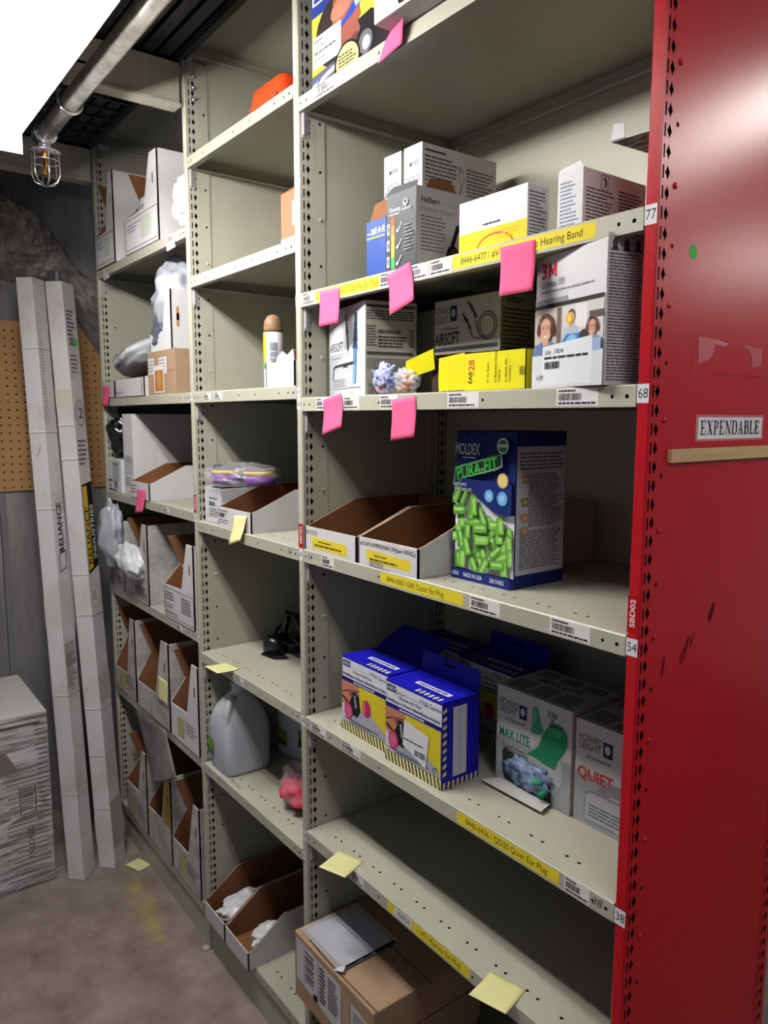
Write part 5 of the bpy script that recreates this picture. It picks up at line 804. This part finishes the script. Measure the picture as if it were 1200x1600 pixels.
bag('clear bag with a barcode label inside the wide top bin', (-74.2, 3.5, 92.3), (3.6, 3.0, 3.6), 42, mat('grey_film', '#9a9aa6', .2, alpha=.75, bump=.5, scale=18))
g = G(1.8, 1.8, 3); g.rect(0, 0, 1.8, 1.8, '#d6d6dc'); g.barcode(.2, .3, 1.6, 1.0); o = g.place('barcode_label', None, (-74.6, .35, 92.6), (1, 0, 0), (0, .1, 1), (0, -1, 0)); o.parent = bpy.data.objects['plastic_bag.001']; o.matrix_parent_inverse = Matrix.Translation((74.2*I, -3.5*I, -92.3*I))
bag('black plastic bag at the left end, above the printed white box', (-88.5, 2.4, 64.3), (2.9, 2.6, 3.7), 43, mat('black_film', '#101013', .18, spec=.5, bump=.5, scale=16), .3)
bag('grey poly bag drooping over the left end of the shelf', (-88.0, -.9, 49.3), (3.3, 1.7, 5.0), 44, FILM, .2, (0, 12, 0))
bag('shiny white bag spilling over the soiled bin front', (-80.2, -.6, 46.6), (4.3, 1.7, 2.2), 45, WFILM, .2, (0, 14, 0))
bag('clear bag of small parts inside the form-printed bin', (-64.0, 3.0, 45.3), (2.9, 2.2, 3.6), 46, mat('parts_film', '#b4b4b8', .2, col2='#3a3a40', scale=60, thr=(.4, .55), alpha=.85), .35)
bag('black bag behind the clear one in the form-printed bin', (-63.6, 6.0, 48.8), (3.0, 2.6, 2.6), 47, mat('black_film', '#101013'), .3)
# shelf 69 of the far bay
tray('open_bin', 'shallow white bin behind the pink note at the left end', (-86.2, -.1, 69.52), 5.4, 12, 2.3, 3.0, 5, mo=GREYC)
r = tray('open_bin', 'shallow white bin with handwriting, under the white mailing bag', (-74.1, -.1, 69.52), 11.6, 12, 2.4, 3.2, 5, mo=WHITE)
g = G(6, 1.0, 3); g.text('location string', .2, .3, .42, '#3a3a40', shear=.1, sx=.8); g.place('handwriting', r, (-11.4, -.05, .1), (1, 0, 0), (0, 0, 1), (0, -1, 0)); g = G(.2, 2.4); g.rect(0, 0, .2, 2.4, '#3a3b44'); g.place('edge_mark', r, (-.9, -.02, 0), (1, 0, 0), (0, 0, 1), (0, -1, 0))
r = root('mailing_bag', 'white and silver mailing bag tipped on the shallow bin', 'bag', (-81.0, 2.6, 74.9)); r.rotation_euler = (math.radians(8), math.radians(-17), 0)
blob((0, 0, 0), (6.8, 3.6, 1.7), 51, mat('white_mailer', '#d4d6de', .35, noise=.25, scale=7, bump=.3), .18, .9, False).build('pouch', r, smooth=True)
g = G(6, 1.6, 4); g.line([(0, 1.4), (2.2, 1.5), (3.4, .3)], .12, '#33343c'); g.frame(3.2, .2, 5.6, 1.3, .08, '#55565e'); g.rect(1.0, .1, 2.4, .5, '#3a3b44'); g.place('print', r, (-2.4, -3.65, -.9), (1, 0, 0), (0, -.1, 1), (0, -1, 0))
r = carton('kraft_carton', 'kraft carton with an oval window label, under the white bin and clear bag', (-64.0, .2, 69.52), 9.3, 12, 5.4, KRAFT)
g = G(9.3, 5.4, 3); g.rect(0, 2.75, 9.3, 2.85, '#7d5a40'); g.rect(.2, 2.6, 2.3, 4.6, '#d6d6da'); g.greek(.3, 2.8, 2.2, 4.4, 4, '#77787e', .4); g.poly([(3.8, 2.8), (6.6, 2.5), (6.6, 4.6), (4.0, 4.5)], '#dcdce0'); g.greek(4.1, 2.8, 6.4, 4.4, 4, '#77787e', .4); g.rect(2.2, .2, 5.6, 3.6, '#e0dcd6'); g.rect(2.5, .4, 5.3, 3.0, '#a8703c'); g.ell(3.9, 1.7, .7, 1.2, '#c08a4c'); front(g, 'front_label', r, 9.3)
r = file_bin('storage_bin', 'bright white tall bin standing on the kraft carton, hand hole at its corner', (-65.4, .4, 74.95), 7.2, 11, 7.1, 2.2, mo=WHITE2, hole=False, group='open-fronted storage bins')
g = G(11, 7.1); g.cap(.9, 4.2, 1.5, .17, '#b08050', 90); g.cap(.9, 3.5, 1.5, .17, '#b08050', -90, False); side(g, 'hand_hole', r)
bag('crumpled clear bag piled on the tall bin over the kraft carton', (-69.6, 3.4, 81.8), (3.7, 3.4, 4.6), 52, mat('silver_film', '#c2c6d2', .18, spec=.5, noise=.35, scale=9, bump=.5, alpha=.85), .22, (0, 8, 0))
bag('dark shiny bag in the mouth of the tall bin on the kraft carton', (-70.3, 1.1, 77.3), (2.0, 1.0, 1.9), 53, mat('dark_film', '#5a6070', .15, noise=.4, scale=14), .35)
# shelf 55 of the far bay
r = carton('white_carton', 'tall white carton whose broad side faces the camera, far bay', (-81.0, .45, 55.62), 4.1, 16.5, 11.5, WHITE)
g = G(4.1, 11.5, 6); g.greek(.4, 1.2, 3.6, 2.6, 4, '#66666c', .45); g.rect(.5, 2.8, 3.7, 5.6, '#c2c2c6'); g.greek(.5, 4.6, 3.6, 5.5, 3, '#77777c', .4); front(g, 'front_print', r, 4.1); g = G(16.5, 11.5); g.line([(.2, 3.6), (4.0, 3.4)], .05, '#b4b2b2'); g.line([(3.0, 3.5), (3.3, 7.0)], .05, '#bab8b8'); g.line([(1.5, 0), (1.6, 11.5)], .05, '#c8c6c6'); side(g, 'creases', r)
r = carton('white_box', 'low printed white box under the black bag at the left end', (-85.25, .05, 55.62), 6.4, 11, 4.9, WHITE2)
g = G(6.4, 4.9, 8); g.poly([(2.6, 1.8), (5.4, 1.7), (5.4, 4.4), (2.6, 4.5)], '#b4b4ba'); g.greek(2.6, 3.9, 5.4, 4.5, 2, '#55555c', .5); g.greek(.4, 1.4, 2.4, 2.0, 1, '#44444a', .6); g.ell(1.2, .9, .35, .35, '#6a6a70'); g.rect(3.0, .7, 4.6, 1.7, '#55555c'); g.greek(3.1, .75, 4.5, 1.6, 3, '#d0d0d4', .4); g.greek(.3, .15, 4.6, .55, 1, '#44444a', .6); front(g, 'front_print', r, 6.4)
r = tray('open_bin', 'small open white bin behind the pink note, far bay middle shelf', (-73.7, -.1, 55.62), 7.15, 14.5, 2.25, 4.5, 5.2)
g = G(7.4, 2.25, 4); g.greek(.3, .5, 2.6, 1.9, 3, '#66666c', .4); front(g, 'front_print', r, 7.4)
b = B(); b.panel([(0, 0), (2.6, .1), (2.5, .95), (.1, .9)], (0, 0, 0), (1, 0, 0), (0, -.2, 1), (0, 1, 0), .05, WHITE2, WHITE2, WHITE2); tag(b.build('hanging_tag', None, loc=(-64.6, -.1, 86.1)), 'white paper tag hanging under the top far shelf near the post', 'tag')
b = B(); b.panel([(0, 0), (2.6, .1), (2.5, .8), (.1, .8)], (0, 0, 0), (1, 0, 0), (0, -.2, 1), (0, 1, 0), .05, GREYC, GREYC, GREYC); tag(b.build('hanging_tag', None, loc=(-88.9, -.1, 86.15)), 'grey paper tag hanging under the top far shelf at its left end', 'tag')
# ================================================================== leaning cartons and the floor
def long_carton(lab, N, T, wl, wr, prints):
    N, T = Vector(N), Vector(T); A = T-N; Lg = A.length; L, R = Vector((-.71, -.70, 0)), Vector((-.70, .71, 0)); V = A.normalized()
    r = root('long_carton', lab, 'box', N); b = B(); Q = [Vector((0, 0, 0)), R*wr, R*wr+L*wl, L*wl]
    b.hexa(Q, [q+A for q in Q], TALLW); b.build('body', r, bevel=.12)
    gl = G(wl, Lg, 3); gr_ = G(wr, Lg, 4); prints(gl, gr_, Lg)
    gl.place('left_face_print', r, L*wl, -L, V, -R); gr_.place('right_face_print', r, (0, 0, 0), R, V, -L)
    return r
def creases(g, zs, wd):
    for z in zs: g.line([(0, z), (wd, z+.15)], .12, '#f0eef0'); g.line([(0, z-.2), (wd, z-.05)], .1, '#8f898a')
CRL, CRR = CREASE = ((12.5, 27, 54, 65, 77), (9, 17, 24, 38, 44, 61, 66, 71))
def pl(gl, gr_, Lg):
    gl.line([(.06, 0), (.06, Lg)], .06, '#c4bfc0'); gr_.line([(.06, 0), (.06, Lg)], .06, '#c4bfc0'); creases(gl, CRL, gl.w); creases(gr_, CRL, gr_.w); gl.line([(1.0, 61.5), (1.6, 63.0)], .1, '#6a6668'); gr_.rect(.1, 31, 2.6, 34.5, '#a8a2a2'); gr_.greek(.2, 28, 2.9, 33, 14, '#5a5456', .4, .5)
    gr_.text('RELIANCE', 2.1, 47.4, 1.1, '#26252a', True, rot=90, sx=1.02); gr_.line([(.7, 44.8), (2.4, 45.3), (2.5, 47.6), (1.5, 48.2), (.8, 47.0), (.7, 44.8)], .14, '#2c2b30')
    gr_.greek(.2, 66, 1.4, 80, 30, '#b4adae', .4, .3); gl.rect(0, 36.8, gl.w, 41, '#cbc6c6')
def prt(gl, gr_, Lg):
    gl.line([(.06, 0), (.06, Lg)], .06, '#c4bfc0'); gr_.line([(.06, 0), (.06, Lg)], .06, '#c4bfc0'); creases(gl, CRR, gl.w); creases(gr_, (17, 24, 38, 61), gr_.w); gl.rect(0, 68.5, gl.w, 71.3, '#cfc8bc')
    gr_.poly([(.25, 44.0), (3.0, 45.0), (3.0, 57.6), (.25, 57.2)], '#1b191a'); gr_.poly([(.4, 44.5), (1.6, 44.9), (1.6, 57.0), (.4, 56.9)], '#d6b336'); gr_.text('RELIANCE', 1.45, 45.3, .92, '#221c12', True, rot=90, sx=1.42); gr_.text('INDUSTRIES', 2.75, 46.0, .8, '#e8e4e4', True, rot=90, sx=1.3)
    gr_.text('2', 1.15, 67.0, 1.6, '#2b2b30', shear=.1); gr_.line([(1.6+1.1*math.cos(a), 67.8+1.9*math.sin(a)) for a in [2*math.pi*k/20 for k in range(21)]], .1, '#2b2b30')
    gr_.poly([(.1, 72.5), (2.6, 73.5), (2.7, 84.6), (.15, 84.2)], '#c9c6c6'); gr_.greek(.3, 79, 2.4, 83, 7, '#44444a', .5, .4); gr_.barcode(.6, 77.6, 2.2, 78.9); gr_.ell(2.1, 78.2, .5, .55, '#45c060'); gr_.greek(.4, 73.5, 2.3, 76.5, 5, '#55555c', .4, .4); gr_.greek(.2, 60, 2.6, 64, 6, '#66666c', .4, .4)
    gr_.rect(0, 25, gr_.w, 29, '#b9b0a8'); gr_.poly([(.5, 39.5), (1.8, 39), (2.0, 41.5), (.9, 42)], '#d6d4d6'); gr_.greek(.7, 40, 1.7, 41.5, 4, '#77777c', .4); gl.rect(0, 4, gl.w, 8, '#cfcac8'); gr_.rect(0, 3, gr_.w, 10, '#a89f9a')
long_carton('long white carton leaning at the left, black lettering down its side', (-82.6, -8.6, .02), (-93.4, -8.75, 86.4), 2.5, 3.1, pl)
long_carton('long white carton leaning at the right, yellow and black sticker and circled 2', (-82.7, -4.1, .02), (-93.5, -4.75, 86.3), 2.6, 3.2, prt)
b = B(); b.tube([(0, 0, 0), (-.3, -1.2, 88.4)], .95, CHROME, 20); tag(b.build('chrome_tube', None, smooth=True, loc=(-98.8, -3.2, .02)), 'shiny chrome tube standing behind the leaning cartons', 'tube')
r = carton('large_carton', 'big scuffed white carton on the floor at the left edge', (-85.6, -11.7, .02), 24, 19, 25.4, DIRTY, 90, None, 'box', .15)
g = G(24, 25.4, 9); g.line([(13, 9.6), (18, 10.4), (24, 12.8)], .5, '#d9d6d8'); g.line([(16, 4.6), (24, 7.2)], .25, '#c9c5c6'); g.line([(14, 3.0), (22, 5.0)], .2, '#b9b4b4'); g.frame(19.9, 11.2, 21.9, 15.2, .15, '#3a3638'); g.greek(20.1, 11.5, 21.7, 15, 9, '#4a4446', .45, .2); g.text('TAILORED', 21.4, 4.2, .7, '#5a5254', True, rot=90, sx=1.05)
for k in range(26): v = .8+k*.68; g.rect(17.5+g.rnd.random()*2, v, 22.8+g.rnd.random(), v+.22, '#857b7b' if k % 3 else '#9a9090', k == 0)
for k in range(20): v = 10+k*.72; g.rect(22.6-.6*g.rnd.random(), v, 23.8, v+.2, '#6b6161', k == 0)
g.poly([(17, 17.5), (20, 17.5), (18.5, 20.5), (17, 21.5)], '#7d7474'); g.rect(17, 23.9, 23, 24.3, '#5f5757'); g.rect(17, 24.8, 24, 25.0, '#756c6c'); front(g, 'front_print', r, 24)
g = G(24, 19, 4); g.rect(0, 0, 24, 19, '#d3cfcd'); top(g, 'top_face', r, 24, 25.4)
b = B(); b.panel([(0, 0), (6, .1), (6.2, 1.1), (1, .5)], (-5.4, -.12, .3), (1, -.05, .1), (0, -.4, .9), (0, 1, 0), .08, WHITE, WHITE, WHITE); b.build('loose_flap', r)
